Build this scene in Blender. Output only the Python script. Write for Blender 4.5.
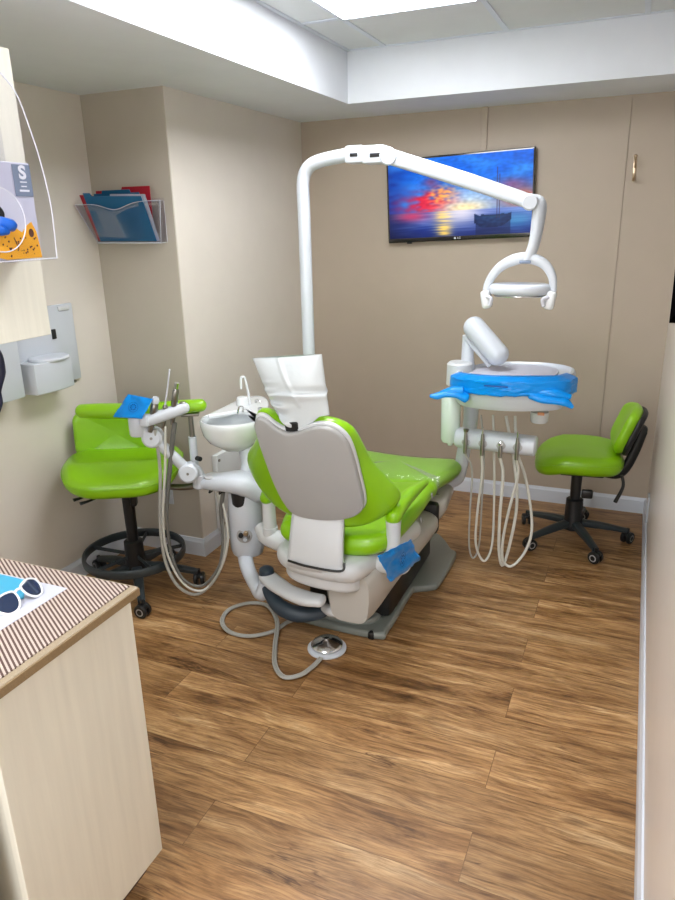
import bpy, bmesh, math, random
from mathutils import Vector, Matrix, Euler, noise
random.seed(7)
for o in list(bpy.data.objects): bpy.data.objects.remove(o)
C = bpy.context.scene.collection
SC = bpy.context.scene
PI = math.pi
# ---------------------------------------------------------------- camera
cam = bpy.data.cameras.new('camera'); co = bpy.data.objects.new('camera', cam); C.objects.link(co)
cr = Vector((0.92078502, 0.3894193, -0.02252903)); cu = Vector((-0.1007149, 0.29314473, 0.95074848)); cf = Vector((-0.37684408, 0.87316595, -0.3091436))
M3 = Matrix((cr, cu, -cf)).transposed()
co.matrix_world = Matrix.Translation((-0.1574, -4.2834, 1.7051)) @ M3.to_4x4()
cam.sensor_fit = 'VERTICAL'; cam.sensor_height = 36.0; cam.lens = 698.609 / 900 * 36; cam.clip_start = 0.02
SC.camera = co
# ---------------------------------------------------------------- world, exposure, panel power, fill lamp
w = bpy.data.worlds.new('world'); SC.world = w; w.use_nodes = True
w.node_tree.nodes['Background'].inputs[0].default_value = (0.75, 0.85, 1, 1); w.node_tree.nodes['Background'].inputs[1].default_value = 0.3
SC.view_settings.view_transform = 'Standard'; SC.view_settings.look = 'None'; SC.view_settings.gamma = 1
SC.view_settings.exposure = 0.6
PANEL_POWER = 11.0
def area(name, loc, rot, sx, sy, energy, col):
    l = bpy.data.lights.new(name, 'AREA'); l.shape = 'RECTANGLE'; l.size = sx; l.size_y = sy; l.energy = energy; l.color = col
    o = bpy.data.objects.new(name, l); C.objects.link(o); o.location = loc; o.rotation_euler = rot; return o
# added cool fill lamp behind the camera, in front of the closed wall
area('fill_light', (-1.1, -5.3, 1.3), (math.radians(86), 0, math.radians(4)), 1.7, 2.0, 26, (0.93, 0.96, 1.0))
# ---------------------------------------------------------------- materials
def lin(c):
    return tuple(((x/255)/12.92 if x/255 <= 0.04045 else ((x/255+0.055)/1.055)**2.4) for x in c) + (1,)
def mat(name, rgb, rough=0.5, metal=0.0, coat=0.0, bump=0.0, bscale=200.0, var=0.0, vscale=8.0, spec=0.5, sss=0.0, stretch=None):
    m = bpy.data.materials.new(name); m.use_nodes = True; nt = m.node_tree; b = nt.nodes['Principled BSDF']
    b.inputs['Base Color'].default_value = lin(rgb); b.inputs['Roughness'].default_value = rough
    b.inputs['Metallic'].default_value = metal; b.inputs['Coat Weight'].default_value = coat; b.inputs['Coat Roughness'].default_value = 0.12
    b.inputs['Specular IOR Level'].default_value = spec
    tc = nt.nodes.new('ShaderNodeTexCoord'); mp = nt.nodes.new('ShaderNodeMapping'); nt.links.new(tc.outputs['Object'], mp.inputs[0])
    if stretch: mp.inputs['Scale'].default_value = stretch
    n = nt.nodes.new('ShaderNodeTexNoise'); n.inputs['Scale'].default_value = vscale; n.inputs['Detail'].default_value = 5; nt.links.new(mp.outputs[0], n.inputs[0])
    r = nt.nodes.new('ShaderNodeValToRGB'); r.color_ramp.elements[0].position = 0.3; r.color_ramp.elements[1].position = 0.7
    v = var if var else 0.015
    L = lin(rgb)
    r.color_ramp.elements[0].color = (L[0]*(1-v), L[1]*(1-v), L[2]*(1-v), 1); r.color_ramp.elements[1].color = (min(1, L[0]*(1+v)), min(1, L[1]*(1+v)), min(1, L[2]*(1+v)), 1)
    nt.links.new(n.outputs['Fac'], r.inputs[0]); nt.links.new(r.outputs[0], b.inputs['Base Color'])
    if bump:
        n2 = nt.nodes.new('ShaderNodeTexNoise'); n2.inputs['Scale'].default_value = bscale; n2.inputs['Detail'].default_value = 3; nt.links.new(mp.outputs[0], n2.inputs[0])
        bp = nt.nodes.new('ShaderNodeBump'); bp.inputs['Strength'].default_value = bump; bp.inputs['Distance'].default_value = 0.004
        nt.links.new(n2.outputs['Fac'], bp.inputs['Height']); nt.links.new(bp.outputs[0], b.inputs['Normal'])
    return m
def clear(name, tint=(1, 1, 1, 1), gloss=0.1, rough=0.05, bump=0.0, bscale=20, milky=0.0):
    m = bpy.data.materials.new(name); m.use_nodes = True; nt = m.node_tree; nt.nodes.clear()
    out = nt.nodes.new('ShaderNodeOutputMaterial'); t = nt.nodes.new('ShaderNodeBsdfTransparent'); t.inputs[0].default_value = tint
    g = nt.nodes.new('ShaderNodeBsdfGlossy'); g.inputs['Roughness'].default_value = rough
    lw = nt.nodes.new('ShaderNodeLayerWeight'); lw.inputs[0].default_value = 0.25
    ad = nt.nodes.new('ShaderNodeMath'); ad.operation = 'ADD'; ad.use_clamp = True; ad.inputs[1].default_value = gloss
    mu = nt.nodes.new('ShaderNodeMath'); mu.operation = 'MULTIPLY'; mu.inputs[1].default_value = 0.3
    nt.links.new(lw.outputs['Fresnel'], mu.inputs[0]); nt.links.new(mu.outputs[0], ad.inputs[0])
    mx = nt.nodes.new('ShaderNodeMixShader'); nt.links.new(ad.outputs[0], mx.inputs[0]); nt.links.new(t.outputs[0], mx.inputs[1]); nt.links.new(g.outputs[0], mx.inputs[2])
    last = mx
    if milky:
        d = nt.nodes.new('ShaderNodeBsdfDiffuse'); d.inputs[0].default_value = (0.9, 0.9, 0.9, 1)
        m2 = nt.nodes.new('ShaderNodeMixShader'); m2.inputs[0].default_value = milky; nt.links.new(mx.outputs[0], m2.inputs[1]); nt.links.new(d.outputs[0], m2.inputs[2]); last = m2
    if bump:
        tc = nt.nodes.new('ShaderNodeTexCoord'); n2 = nt.nodes.new('ShaderNodeTexNoise'); n2.inputs['Scale'].default_value = bscale; nt.links.new(tc.outputs['Object'], n2.inputs[0])
        bp = nt.nodes.new('ShaderNodeBump'); bp.inputs['Strength'].default_value = bump; bp.inputs['Distance'].default_value = 0.02; nt.links.new(n2.outputs['Fac'], bp.inputs['Height']); nt.links.new(bp.outputs[0], g.inputs['Normal'])
    nt.links.new(last.outputs[0], out.inputs[0])
    return m
def emis(name, rgb, s):
    m = bpy.data.materials.new(name); m.use_nodes = True; b = m.node_tree.nodes['Principled BSDF']
    b.inputs['Base Color'].default_value = (0.8, 0.8, 0.8, 1); b.inputs['Emission Color'].default_value = lin(rgb); b.inputs['Emission Strength'].default_value = s
    return m
def floor_mat():
    m = bpy.data.materials.new('vinyl_plank'); m.use_nodes = True; nt = m.node_tree; N = nt.nodes.new; Lk = nt.links.new
    b = nt.nodes['Principled BSDF']; tc = N('ShaderNodeTexCoord')
    br = N('ShaderNodeTexBrick'); br.inputs['Scale'].default_value = 1.0; br.inputs['Brick Width'].default_value = 1.22; br.inputs['Row Height'].default_value = 0.178
    br.inputs['Mortar Size'].default_value = 0.0012; br.inputs['Mortar Smooth'].default_value = 0.6; br.inputs['Bias'].default_value = 0
    br.offset = 0.37; br.offset_frequency = 2; br.inputs['Color1'].default_value = (0, 0, 0, 1); br.inputs['Color2'].default_value = (1, 1, 1, 1); br.inputs['Mortar'].default_value = (0.5, 0.5, 0.5, 1)
    Lk(tc.outputs['Object'], br.inputs[0])
    # a random offset for each plank shifts its grain
    sc = N('ShaderNodeVectorMath'); sc.operation = 'SCALE'; sc.inputs['Scale'].default_value = 17.0; Lk(br.outputs['Color'], sc.inputs[0])
    ad = N('ShaderNodeVectorMath'); ad.operation = 'ADD'; Lk(tc.outputs['Object'], ad.inputs[0]); Lk(sc.outputs[0], ad.inputs[1])
    wn = N('ShaderNodeTexNoise'); wn.inputs['Scale'].default_value = 2.6; wn.inputs['Detail'].default_value = 2; Lk(ad.outputs[0], wn.inputs[0])
    wm = N('ShaderNodeVectorMath'); wm.operation = 'MULTIPLY'; wm.inputs[1].default_value = (0.0, 0.06, 0.0); Lk(wn.outputs['Color'], wm.inputs[0])
    ad0 = ad; ad = N('ShaderNodeVectorMath'); ad.operation = 'ADD'; Lk(ad0.outputs[0], ad.inputs[0]); Lk(wm.outputs[0], ad.inputs[1])
    mp = N('ShaderNodeMapping'); mp.inputs['Scale'].default_value = (1.5, 9.0, 1); Lk(ad.outputs[0], mp.inputs[0])
    n1 = N('ShaderNodeTexNoise'); n1.inputs['Scale'].default_value = 1.6; n1.inputs['Detail'].default_value = 9; n1.inputs['Roughness'].default_value = 0.62; n1.inputs['Distortion'].default_value = 0.7; Lk(mp.outputs[0], n1.inputs[0])
    mp2 = N('ShaderNodeMapping'); mp2.inputs['Scale'].default_value = (4.5, 75.0, 1); Lk(ad.outputs[0], mp2.inputs[0])
    n2 = N('ShaderNodeTexNoise'); n2.inputs['Scale'].default_value = 2.0; n2.inputs['Detail'].default_value = 6; n2.inputs['Roughness'].default_value = 0.7; Lk(mp2.outputs[0], n2.inputs[0])
    r1 = N('ShaderNodeValToRGB'); cr_ = r1.color_ramp; cr_.elements[0].position = 0.30; cr_.elements[0].color = lin((108, 75, 42)); cr_.elements[1].position = 0.74; cr_.elements[1].color = lin((212, 178, 132))
    e = cr_.elements.new(0.42); e.color = lin((150, 110, 67)); e = cr_.elements.new(0.58); e.color = lin((182, 142, 95))
    Lk(n1.outputs['Fac'], r1.inputs[0])
    r2 = N('ShaderNodeValToRGB'); r2.color_ramp.elements[0].position = 0.36; r2.color_ramp.elements[0].color = (0.36, 0.31, 0.27, 1); r2.color_ramp.elements[1].position = 0.6; r2.color_ramp.elements[1].color = (1.05, 1.05, 1.05, 1); Lk(n2.outputs['Fac'], r2.inputs[0])
    mx = N('ShaderNodeMix'); mx.data_type = 'RGBA'; mx.blend_type = 'MULTIPLY'; mx.inputs['Factor'].default_value = 0.75; Lk(r1.outputs[0], mx.inputs[6]); Lk(r2.outputs[0], mx.inputs[7])
    mp5 = N('ShaderNodeMapping'); mp5.inputs['Scale'].default_value = (2.0, 17.0, 1); Lk(ad.outputs[0], mp5.inputs[0])
    n5 = N('ShaderNodeTexNoise'); n5.inputs['Scale'].default_value = 2.3; n5.inputs['Detail'].default_value = 7; n5.inputs['Roughness'].default_value = 0.7; n5.inputs['Distortion'].default_value = 0.5; Lk(mp5.outputs[0], n5.inputs[0])
    r5 = N('ShaderNodeValToRGB'); r5.color_ramp.elements[0].position = 0.33; r5.color_ramp.elements[0].color = (0.34, 0.28, 0.24, 1); r5.color_ramp.elements[1].position = 0.46; r5.color_ramp.elements[1].color = (1, 1, 1, 1); Lk(n5.outputs['Fac'], r5.inputs[0])
    m5 = N('ShaderNodeMix'); m5.data_type = 'RGBA'; m5.blend_type = 'MULTIPLY'; m5.inputs['Factor'].default_value = 0.62; Lk(mx.outputs[2], m5.inputs[6]); Lk(r5.outputs[0], m5.inputs[7]); mx = m5
    # knots and dark cracks
    mp3 = N('ShaderNodeMapping'); mp3.inputs['Scale'].default_value = (1.3, 12.0, 1); Lk(ad.outputs[0], mp3.inputs[0])
    n3 = N('ShaderNodeTexNoise'); n3.inputs['Scale'].default_value = 1.9; n3.inputs['Detail'].default_value = 5; n3.inputs['Distortion'].default_value = 1.5; Lk(mp3.outputs[0], n3.inputs[0])
    ab = N('ShaderNodeMath'); ab.operation = 'SUBTRACT'; ab.inputs[1].default_value = 0.5; Lk(n3.outputs['Fac'], ab.inputs[0])
    ab2 = N('ShaderNodeMath'); ab2.operation = 'ABSOLUTE'; Lk(ab.outputs[0], ab2.inputs[0])
    n4 = N('ShaderNodeTexNoise'); n4.inputs['Scale'].default_value = 1.7; n4.inputs['Detail'].default_value = 2; Lk(ad.outputs[0], n4.inputs[0])
    r4 = N('ShaderNodeValToRGB'); r4.color_ramp.elements[0].position = 0.5; r4.color_ramp.elements[0].color = (0.2, 0.2, 0.2, 1); r4.color_ramp.elements[1].position = 0.62; r4.color_ramp.elements[1].color = (0, 0, 0, 1); Lk(n4.outputs['Fac'], r4.inputs[0])
    sb = N('ShaderNodeMath'); sb.operation = 'ADD'; Lk(ab2.outputs[0], sb.inputs[0]); Lk(r4.outputs[0], sb.inputs[1])
    r3 = N('ShaderNodeValToRGB'); r3.color_ramp.elements[0].position = 0.0; r3.color_ramp.elements[0].color = (0.25, 0.18, 0.13, 1); r3.color_ramp.elements[1].position = 0.04; r3.color_ramp.elements[1].color = (1, 1, 1, 1); Lk(sb.outputs[0], r3.inputs[0])
    m3 = N('ShaderNodeMix'); m3.data_type = 'RGBA'; m3.blend_type = 'MULTIPLY'; m3.inputs['Factor'].default_value = 0.85; Lk(mx.outputs[2], m3.inputs[6]); Lk(r3.outputs[0], m3.inputs[7])
    mp6 = N('ShaderNodeMapping'); mp6.inputs['Scale'].default_value = (1.0, 2.6, 0.0); Lk(ad.outputs[0], mp6.inputs[0])
    vo = N('ShaderNodeTexVoronoi'); vo.inputs['Scale'].default_value = 2.1; Lk(mp6.outputs[0], vo.inputs[0])
    r6 = N('ShaderNodeValToRGB'); r6.color_ramp.elements[0].position = 0.02; r6.color_ramp.elements[0].color = (0.3, 0.22, 0.16, 1); r6.color_ramp.elements[1].position = 0.11; r6.color_ramp.elements[1].color = (1, 1, 1, 1); Lk(vo.outputs['Distance'], r6.inputs[0])
    m6 = N('ShaderNodeMix'); m6.data_type = 'RGBA'; m6.blend_type = 'MULTIPLY'; m6.inputs['Factor'].default_value = 0.8; Lk(m3.outputs[2], m6.inputs[6]); Lk(r6.outputs[0], m6.inputs[7]); m3 = m6
    # tone of each plank
    hs = N('ShaderNodeHueSaturation'); mr = N('ShaderNodeMapRange'); mr.inputs['To Min'].default_value = 0.80; mr.inputs['To Max'].default_value = 1.14; Lk(br.outputs['Color'], mr.inputs[0]); Lk(mr.outputs[0], hs.inputs['Value']); Lk(m3.outputs[2], hs.inputs['Color'])
    gp = N('ShaderNodeMix'); gp.data_type = 'RGBA'; gp.blend_type = 'MULTIPLY'; Lk(br.outputs['Fac'], gp.inputs['Factor']); Lk(hs.outputs[0], gp.inputs[6]); gp.inputs[7].default_value = (0.45, 0.4, 0.36, 1)
    Lk(gp.outputs[2], b.inputs['Base Color']); b.inputs['Roughness'].default_value = 0.42
    rr = N('ShaderNodeMapRange'); rr.inputs['To Min'].default_value = 0.32; rr.inputs['To Max'].default_value = 0.5; Lk(n2.outputs['Fac'], rr.inputs[0]); Lk(rr.outputs[0], b.inputs['Roughness'])
    bp = N('ShaderNodeBump'); bp.inputs['Strength'].default_value = 0.12; bp.inputs['Distance'].default_value = 0.003; Lk(n2.outputs['Fac'], bp.inputs['Height']); Lk(bp.outputs[0], b.inputs['Normal'])
    return m
def stripes_mat():
    m = bpy.data.materials.new('ribbed_mat'); m.use_nodes = True; nt = m.node_tree; N = nt.nodes.new; Lk = nt.links.new
    b = nt.nodes['Principled BSDF']; tc = N('ShaderNodeTexCoord'); sx = N('ShaderNodeSeparateXYZ'); Lk(tc.outputs['Object'], sx.inputs[0])
    a = N('ShaderNodeMath'); a.operation = 'MULTIPLY'; a.inputs[1].default_value = 0.51/0.0088; Lk(sx.outputs[0], a.inputs[0])
    y = N('ShaderNodeMath'); y.operation = 'MULTIPLY'; y.inputs[1].default_value = 0.86/0.0088; Lk(sx.outputs[1], y.inputs[0])
    s = N('ShaderNodeMath'); s.operation = 'ADD'; Lk(a.outputs[0], s.inputs[0]); Lk(y.outputs[0], s.inputs[1])
    f = N('ShaderNodeMath'); f.operation = 'FRACT'; Lk(s.outputs[0], f.inputs[0])
    r = N('ShaderNodeValToRGB'); r.color_ramp.interpolation = 'CONSTANT'; r.color_ramp.elements[0].color = lin((192, 178, 168)); r.color_ramp.elements[1].position = 0.5; r.color_ramp.elements[1].color = lin((86, 62, 55))
    Lk(f.outputs[0], r.inputs[0])
    yb = N('ShaderNodeMath'); yb.operation = 'MULTIPLY'; yb.inputs[1].default_value = 1/0.0045; Lk(sx.outputs[1], yb.inputs[0]); fb = N('ShaderNodeMath'); fb.operation = 'FRACT'; Lk(yb.outputs[0], fb.inputs[0])
    r2 = N('ShaderNodeValToRGB'); r2.color_ramp.elements[0].position = 0.2; r2.color_ramp.elements[0].color = (0.75, 0.75, 0.75, 1); r2.color_ramp.elements[1].position = 0.4; Lk(fb.outputs[0], r2.inputs[0])
    mx = N('ShaderNodeMix'); mx.data_type = 'RGBA'; mx.blend_type = 'MULTIPLY'; mx.inputs['Factor'].default_value = 0.7; Lk(r.outputs[0], mx.inputs[6]); Lk(r2.outputs[0], mx.inputs[7]); Lk(mx.outputs[2], b.inputs['Base Color'])
    b.inputs['Roughness'].default_value = 0.7
    return m
M = {}
M['wall'] = mat('cream_paint', (222, 215, 205), 0.45, bump=0.05, bscale=350)
M['wall_back'] = mat('taupe_paint', (180, 166, 149), 0.5, bump=0.05, bscale=350)
M['wall_column'] = mat('shaded_wall_paint', (190, 182, 169), 0.5, bump=0.05, bscale=350)  # column face: its shading is put into a darker wall colour
M['wall_right'] = mat('pale_taupe_paint', (222, 213, 205), 0.3, bump=0.04, bscale=350)
M['ceiling'] = mat('white_ceiling', (226, 230, 236), 0.8)
M['tile'] = mat('ceiling_tile', (224, 227, 228), 0.9, bump=0.25, bscale=500)
M['trim'] = mat('white_trim', (216, 222, 232), 0.4)
M['floor'] = floor_mat()
M['white'] = mat('white_plastic', (202, 208, 216), 0.3, coat=0.3)
M['white_enamel'] = mat('glazed_white', (226, 230, 232), 0.12, coat=0.6)
M['offwhite'] = mat('warm_white_plastic', (206, 209, 211), 0.35, coat=0.2)
M['shell'] = mat('grey_shell_plastic', (164, 164, 163), 0.38)
M['housing'] = mat('warm_grey_housing', (182, 179, 172), 0.4)
M['plate'] = mat('grey_green_base', (134, 141, 136), 0.35, coat=0.3)
M['black'] = mat('black_plastic', (22, 24, 26), 0.4)
M['darkgrey'] = mat('charcoal_metal', (48, 56, 60), 0.38)
M['slate'] = mat('slate_rubber', (42, 56, 68), 0.45)
M['green'] = mat('lime_vinyl', (134, 190, 8), 0.33, coat=0.25, bump=0.03, bscale=400, spec=0.45)
M['film'] = mat('blue_film', (0, 138, 226), 0.3, coat=0.1, bump=0.35, bscale=28, spec=0.25)
M['filmdark'] = mat('blue_film_print', (0, 74, 160), 0.25)
M['chrome'] = mat('chrome', (205, 205, 205), 0.14, metal=1)
M['steel'] = mat('brushed_steel', (150, 148, 144), 0.3, metal=1)
M['brass'] = mat('aged_brass', (196, 176, 150), 0.3, metal=1)
M['hose'] = mat('grey_hose', (168, 168, 162), 0.4)
M['hosedark'] = mat('dark_grey_hose', (104, 104, 100), 0.45)
M['hosewhite'] = mat('pale_hose', (206, 206, 198), 0.4)
M['cover'] = mat('milky_plastic_sheet', (198, 204, 206), 0.3, bump=0.5, bscale=18)
M['clearfilm'] = clear('clear_film', gloss=0.03, rough=0.08, bump=1.0, bscale=22, milky=0.06)
M['acrylic'] = clear('clear_acrylic', tint=(0.95, 0.95, 0.97, 1), gloss=0.0, milky=0.0)
M['acrylic_edge'] = mat('acrylic_edge', (214, 216, 228), 0.15)
M['cab'] = mat('pale_wood_laminate', (223, 221, 207), 0.45, var=0.05, vscale=3.0, stretch=(14, 14, 0.8))
M['toe'] = mat('brown_toe_kick', (92, 72, 56), 0.6)
M['counter'] = mat('speckled_laminate', (158, 143, 120), 0.4, var=0.16, vscale=420)
M['counter_edge'] = mat('laminate_edge', (138, 116, 84), 0.5, var=0.1, vscale=300)
M['matstripe'] = stripes_mat()
M['paper'] = mat('white_card', (192, 195, 210), 0.4)
M['cyan'] = mat('cyan_paper', (62, 160, 196), 0.35)
M['lens'] = mat('dark_blue_lens', (22, 40, 70), 0.08, coat=1)
M['red'] = mat('red_folder', (176, 24, 46), 0.5)
M['blue'] = mat('teal_blue_folder', (0, 98, 146), 0.5)
M['navy'] = mat('navy_rubber', (18, 22, 52), 0.5)
M['boxgrey'] = mat('lavender_card', (200, 202, 220), 0.5)
M['boxband'] = mat('slate_blue_print', (124, 138, 160), 0.5)
M['orange'] = mat('orange_print', (240, 172, 40), 0.5)
M['brownprint'] = mat('brown_print', (96, 56, 40), 0.5)
M['glove'] = mat('blue_nitrile', (20, 96, 200), 0.35)
M['panel'] = emis('lit_diffuser', (250, 252, 255), PANEL_POWER)
M['mirror'] = mat('silvered_glass', (225, 225, 225), 0.02, metal=1)
M['screenframe'] = mat('glossy_black', (10, 10, 12), 0.15, coat=0.6)
M['matte_black'] = mat('matte_black', (8, 8, 9), 0.95, spec=0.0)
M['white_text'] = mat('white_print', (235, 238, 245), 0.5)
# ---------------------------------------------------------------- mesh helpers
def spl(pts, n=6, closed=False):
    P = [Vector(p) for p in pts]; L = len(P); out = []
    if L < 3 and not closed: return P
    rng = range(L) if closed else range(L-1)
    for i in rng:
        if closed: a, b, c, d = P[(i-1) % L], P[i], P[(i+1) % L], P[(i+2) % L]
        else: a = P[i-1] if i > 0 else P[i]*2-P[i+1]; b = P[i]; c = P[i+1]; d = P[i+2] if i+2 < L else P[i+1]*2-P[i]
        for k in range(n):
            t = k/n; out.append(0.5*((2*b)+(c-a)*t+(2*a-5*b+4*c-d)*t*t+(3*b-a-3*c+d)*t*t*t))
    if not closed: out.append(P[-1])
    return out
def rrect(w, d, r, n=6, cx=0, cy=0):
    out = []
    for (sx, sy, a0) in ((1, 1, 0), (-1, 1, 90), (-1, -1, 180), (1, -1, 270)):
        for k in range(n+1):
            a = math.radians(a0+90*k/n); out.append(Vector((cx+sx*(w/2-r)+r*math.cos(a), cy+sy*(d/2-r)+r*math.sin(a))))
    return out
def off(world_parent):
    v = Vector((0, 0, 0)); p = world_parent
    while p: v += p.location; p = p.parent
    return v
class MB:
    def __init__(s): s.bm = bmesh.new()
    def merge(s, b, mx=None):
        if mx is not None: bmesh.ops.transform(b, matrix=mx, verts=b.verts)
        me = bpy.data.meshes.new('t'); b.to_mesh(me); b.free(); s.bm.from_mesh(me); bpy.data.meshes.remove(me)
    def box(s, c, size, bev=0.0, rot=(0, 0, 0), seg=2):
        b = bmesh.new(); bmesh.ops.create_cube(b, size=1); bmesh.ops.scale(b, vec=size, verts=b.verts)
        if bev: bmesh.ops.bevel(b, geom=b.edges[:], offset=bev, segments=seg, affect='EDGES', profile=0.5)
        s.merge(b, Matrix.Translation(c) @ Euler(rot).to_matrix().to_4x4()); return s
    def tube(s, pts, r, n=12, sm=6, closed=False, ell=None, up=None, caps=True, rc=False):
        # r: number or list per control point; ell=(a,b): superelliptic section
        P = spl(pts, sm, closed) if sm > 1 else [Vector(p) for p in pts]
        if isinstance(r, (list, tuple)):
            R = []; m = len(P)-1
            for i in range(len(P)):
                t = i/max(1, m)*(len(r)-1); k = min(int(t), len(r)-2); R.append(r[k]+(r[k+1]-r[k])*(t-k))
        else: R = [r]*len(P)
        if rc and not closed:
            t0 = (P[0]-P[1]).normalized(); t1 = (P[-1]-P[-2]).normalized(); e0 = R[0]; e1 = R[-1]; fz = 0.9 if not ell else min(1.0, ell[0], ell[1])
            A0 = [(P[0]+t0*e0*fz*math.sin(a), e0*max(0.03, math.cos(a))) for a in (0.35, 0.7, 1.05, 1.35, 1.54)]; A1 = [(P[-1]+t1*e1*fz*math.sin(a), e1*max(0.03, math.cos(a))) for a in (0.35, 0.7, 1.05, 1.35, 1.54)]
            P = [x[0] for x in A0[::-1]]+P+[x[0] for x in A1]; R = [x[1] for x in A0[::-1]]+R+[x[1] for x in A1]
        b = bmesh.new(); L = len(P); rings = []; prev = None
        for i in range(L):
            if closed: t = P[(i+1) % L]-P[i-1]
            else: t = P[min(i+1, L-1)]-P[max(i-1, 0)]
            if t.length < 1e-9: t = Vector((0, 0, 1))
            t.normalize()
            if up is not None: sd = Vector(up).cross(t)
            elif prev is None: sd = t.orthogonal()
            else: sd = prev-t*prev.dot(t)
            if sd.length < 1e-6: sd = t.orthogonal()
            sd.normalize(); prev = sd; nr = t.cross(sd); ring = []
            for k in range(n):
                a = 2*PI*k/n; ca, sa = math.cos(a), math.sin(a)
                if ell:
                    e = ell[2] if len(ell) > 2 else 1.0
                    x = ell[0]*math.copysign(abs(ca)**e, ca); y = ell[1]*math.copysign(abs(sa)**e, sa)
                else: x, y = ca, sa
                ring.append(b.verts.new(P[i]+(sd*x+nr*y)*R[i]))
            rings.append(ring)
        rr = range(L) if closed else range(L-1)
        for i in rr:
            A, B = rings[i], rings[(i+1) % L]
            for k in range(n): b.faces.new((A[k], A[(k+1) % n], B[(k+1) % n], B[k]))
        if not closed and caps: b.faces.new(rings[0][::-1]); b.faces.new(rings[-1])
        bmesh.ops.recalc_face_normals(b, faces=b.faces)
        s.merge(b); return s
    def cyl(s, p0, p1, r0, r1=None, n=24, bev=0.0):
        r1 = r0 if r1 is None else r1; p0, p1 = Vector(p0), Vector(p1); h = (p1-p0).length
        if bev: prof = [(0, 0), (r0-bev, 0), (r0, bev), (r1, h-bev), (r1-bev, h), (0, h)]
        else: prof = [(0, 0), (r0, 0), (r1, h), (0, h)]
        return s.lathe(prof, p0, p1-p0, n)
    def lathe(s, prof, c, axis=(0, 0, 1), n=32):
        b = bmesh.new(); rings = []
        for (r, z) in prof:
            if r < 1e-6: rings.append([b.verts.new((0, 0, z))])
            else: rings.append([b.verts.new((r*math.cos(2*PI*k/n), r*math.sin(2*PI*k/n), z)) for k in range(n)])
        for A, B in zip(rings, rings[1:]):
            if len(A) == 1 and len(B) == 1: continue
            for k in range(n):
                k2 = (k+1) % n
                if len(A) == 1: b.faces.new((A[0], B[k2], B[k]))
                elif len(B) == 1: b.faces.new((A[k], A[k2], B[0]))
                else: b.faces.new((A[k], A[k2], B[k2], B[k]))
        bmesh.ops.recalc_face_normals(b, faces=b.faces)
        q = Vector((0, 0, 1)).rotation_difference(Vector(axis).normalized())
        s.merge(b, Matrix.Translation(c) @ q.to_matrix().to_4x4()); return s
    def pad(s, outline, levels, mx=Matrix.Identity(4), disp=None, fill=5):
        # closed outline, stacked as inset copies; both ends closed towards the centroid
        O = [Vector((p[0], p[1])) for p in outline]; L = len(O)
        ar = sum(O[i].x*O[(i+1) % L].y-O[(i+1) % L].x*O[i].y for i in range(L))
        if ar < 0: O = O[::-1]
        nrm = []
        for i in range(L):
            t = O[(i+1) % L]-O[i-1]; t.normalize(); nrm.append(Vector((-t.y, t.x)))
        cen = sum(O, Vector((0, 0)))/L; b = bmesh.new(); rings = []
        def ring(ps, z): return [b.verts.new((p.x, p.y, z+(disp(p.x, p.y) if disp else 0))) for p in ps]
        def cap(ps, z, dome):
            out = []
            for k in range(1, fill):
                f = 1-k/fill; out.append(ring([cen+(p-cen)*f for p in ps], z+dome*(1-f*f)))
            out.append([b.verts.new((cen.x, cen.y, z+dome+(disp(cen.x, cen.y) if disp else 0)))]); return out
        lv = []
        for l in levels: lv.append([O[i]+nrm[i]*l[0] for i in range(L)])
        d0 = levels[0][2] if len(levels[0]) > 2 else 0; d1 = levels[-1][2] if len(levels[-1]) > 2 else 0
        seq = cap(lv[0], levels[0][1], -d0)[::-1]+[ring(p, l[1]) for p, l in zip(lv, levels)]+cap(lv[-1], levels[-1][1], d1)
        for A, B in zip(seq, seq[1:]):
            for k in range(L):
                k2 = (k+1) % L
                if len(A) == 1: b.faces.new((A[0], B[k2], B[k]))
                elif len(B) == 1: b.faces.new((A[k], A[k2], B[0]))
                else: b.faces.new((A[k], A[k2], B[k2], B[k]))
        bmesh.ops.recalc_face_normals(b, faces=b.faces)
        s.merge(b, mx); return s
    def slab(s, outline, z0, z1, r=0.006, mx=Matrix.Identity(4), disp=None):
        r = min(r, (z1-z0)/2*0.98); lv = []
        for k in range(4): a = PI/2*k/3; lv.append((r*(1-math.sin(a)), z0+r*(1-math.cos(a))))
        for k in range(4): a = PI/2*k/3; lv.append((r*(1-math.cos(a)), z1-r*(1-math.sin(a))))
        return s.pad(outline, lv, mx, disp)
    def cushion(s, outline, t, mx=Matrix.Identity(4), disp=None, dome=0.012, flat=0.0, r=None, seg=5):
        r = r or t/2; lv = []
        for k in range(seg): a = PI/2*k/(seg-1); lv.append([r*(1-math.sin(a)), -t/2+(t/2)*(1-math.cos(a))])
        for k in range(1, seg): a = PI/2*k/(seg-1); lv.append([r*(1-math.cos(a)), t/2*math.sin(a)])
        lv[0].append(flat); lv[-1].append(dome)
        return s.pad(outline, [tuple(l) for l in lv], mx, disp, fill=7)
    def poly(s, pts, th=None):
        b = bmesh.new(); f = b.faces.new([b.verts.new(p) for p in pts])
        if th:
            n = f.normal if f.normal.length else Vector((0, 0, 1)); b.normal_update(); n = f.normal.copy()
            r = bmesh.ops.extrude_face_region(b, geom=[f]); vs = [v for v in r['geom'] if isinstance(v, bmesh.types.BMVert)]
            bmesh.ops.translate(b, vec=n*th, verts=vs); bmesh.ops.recalc_face_normals(b, faces=b.faces)
        s.merge(b); return s
    def grid(s, fn, nu, nv):
        b = bmesh.new(); V = [[b.verts.new(fn(i/nu, j/nv)) for j in range(nv+1)] for i in range(nu+1)]
        for i in range(nu):
            for j in range(nv): b.faces.new((V[i][j], V[i+1][j], V[i+1][j+1], V[i][j+1]))
        s.merge(b); return s
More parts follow.
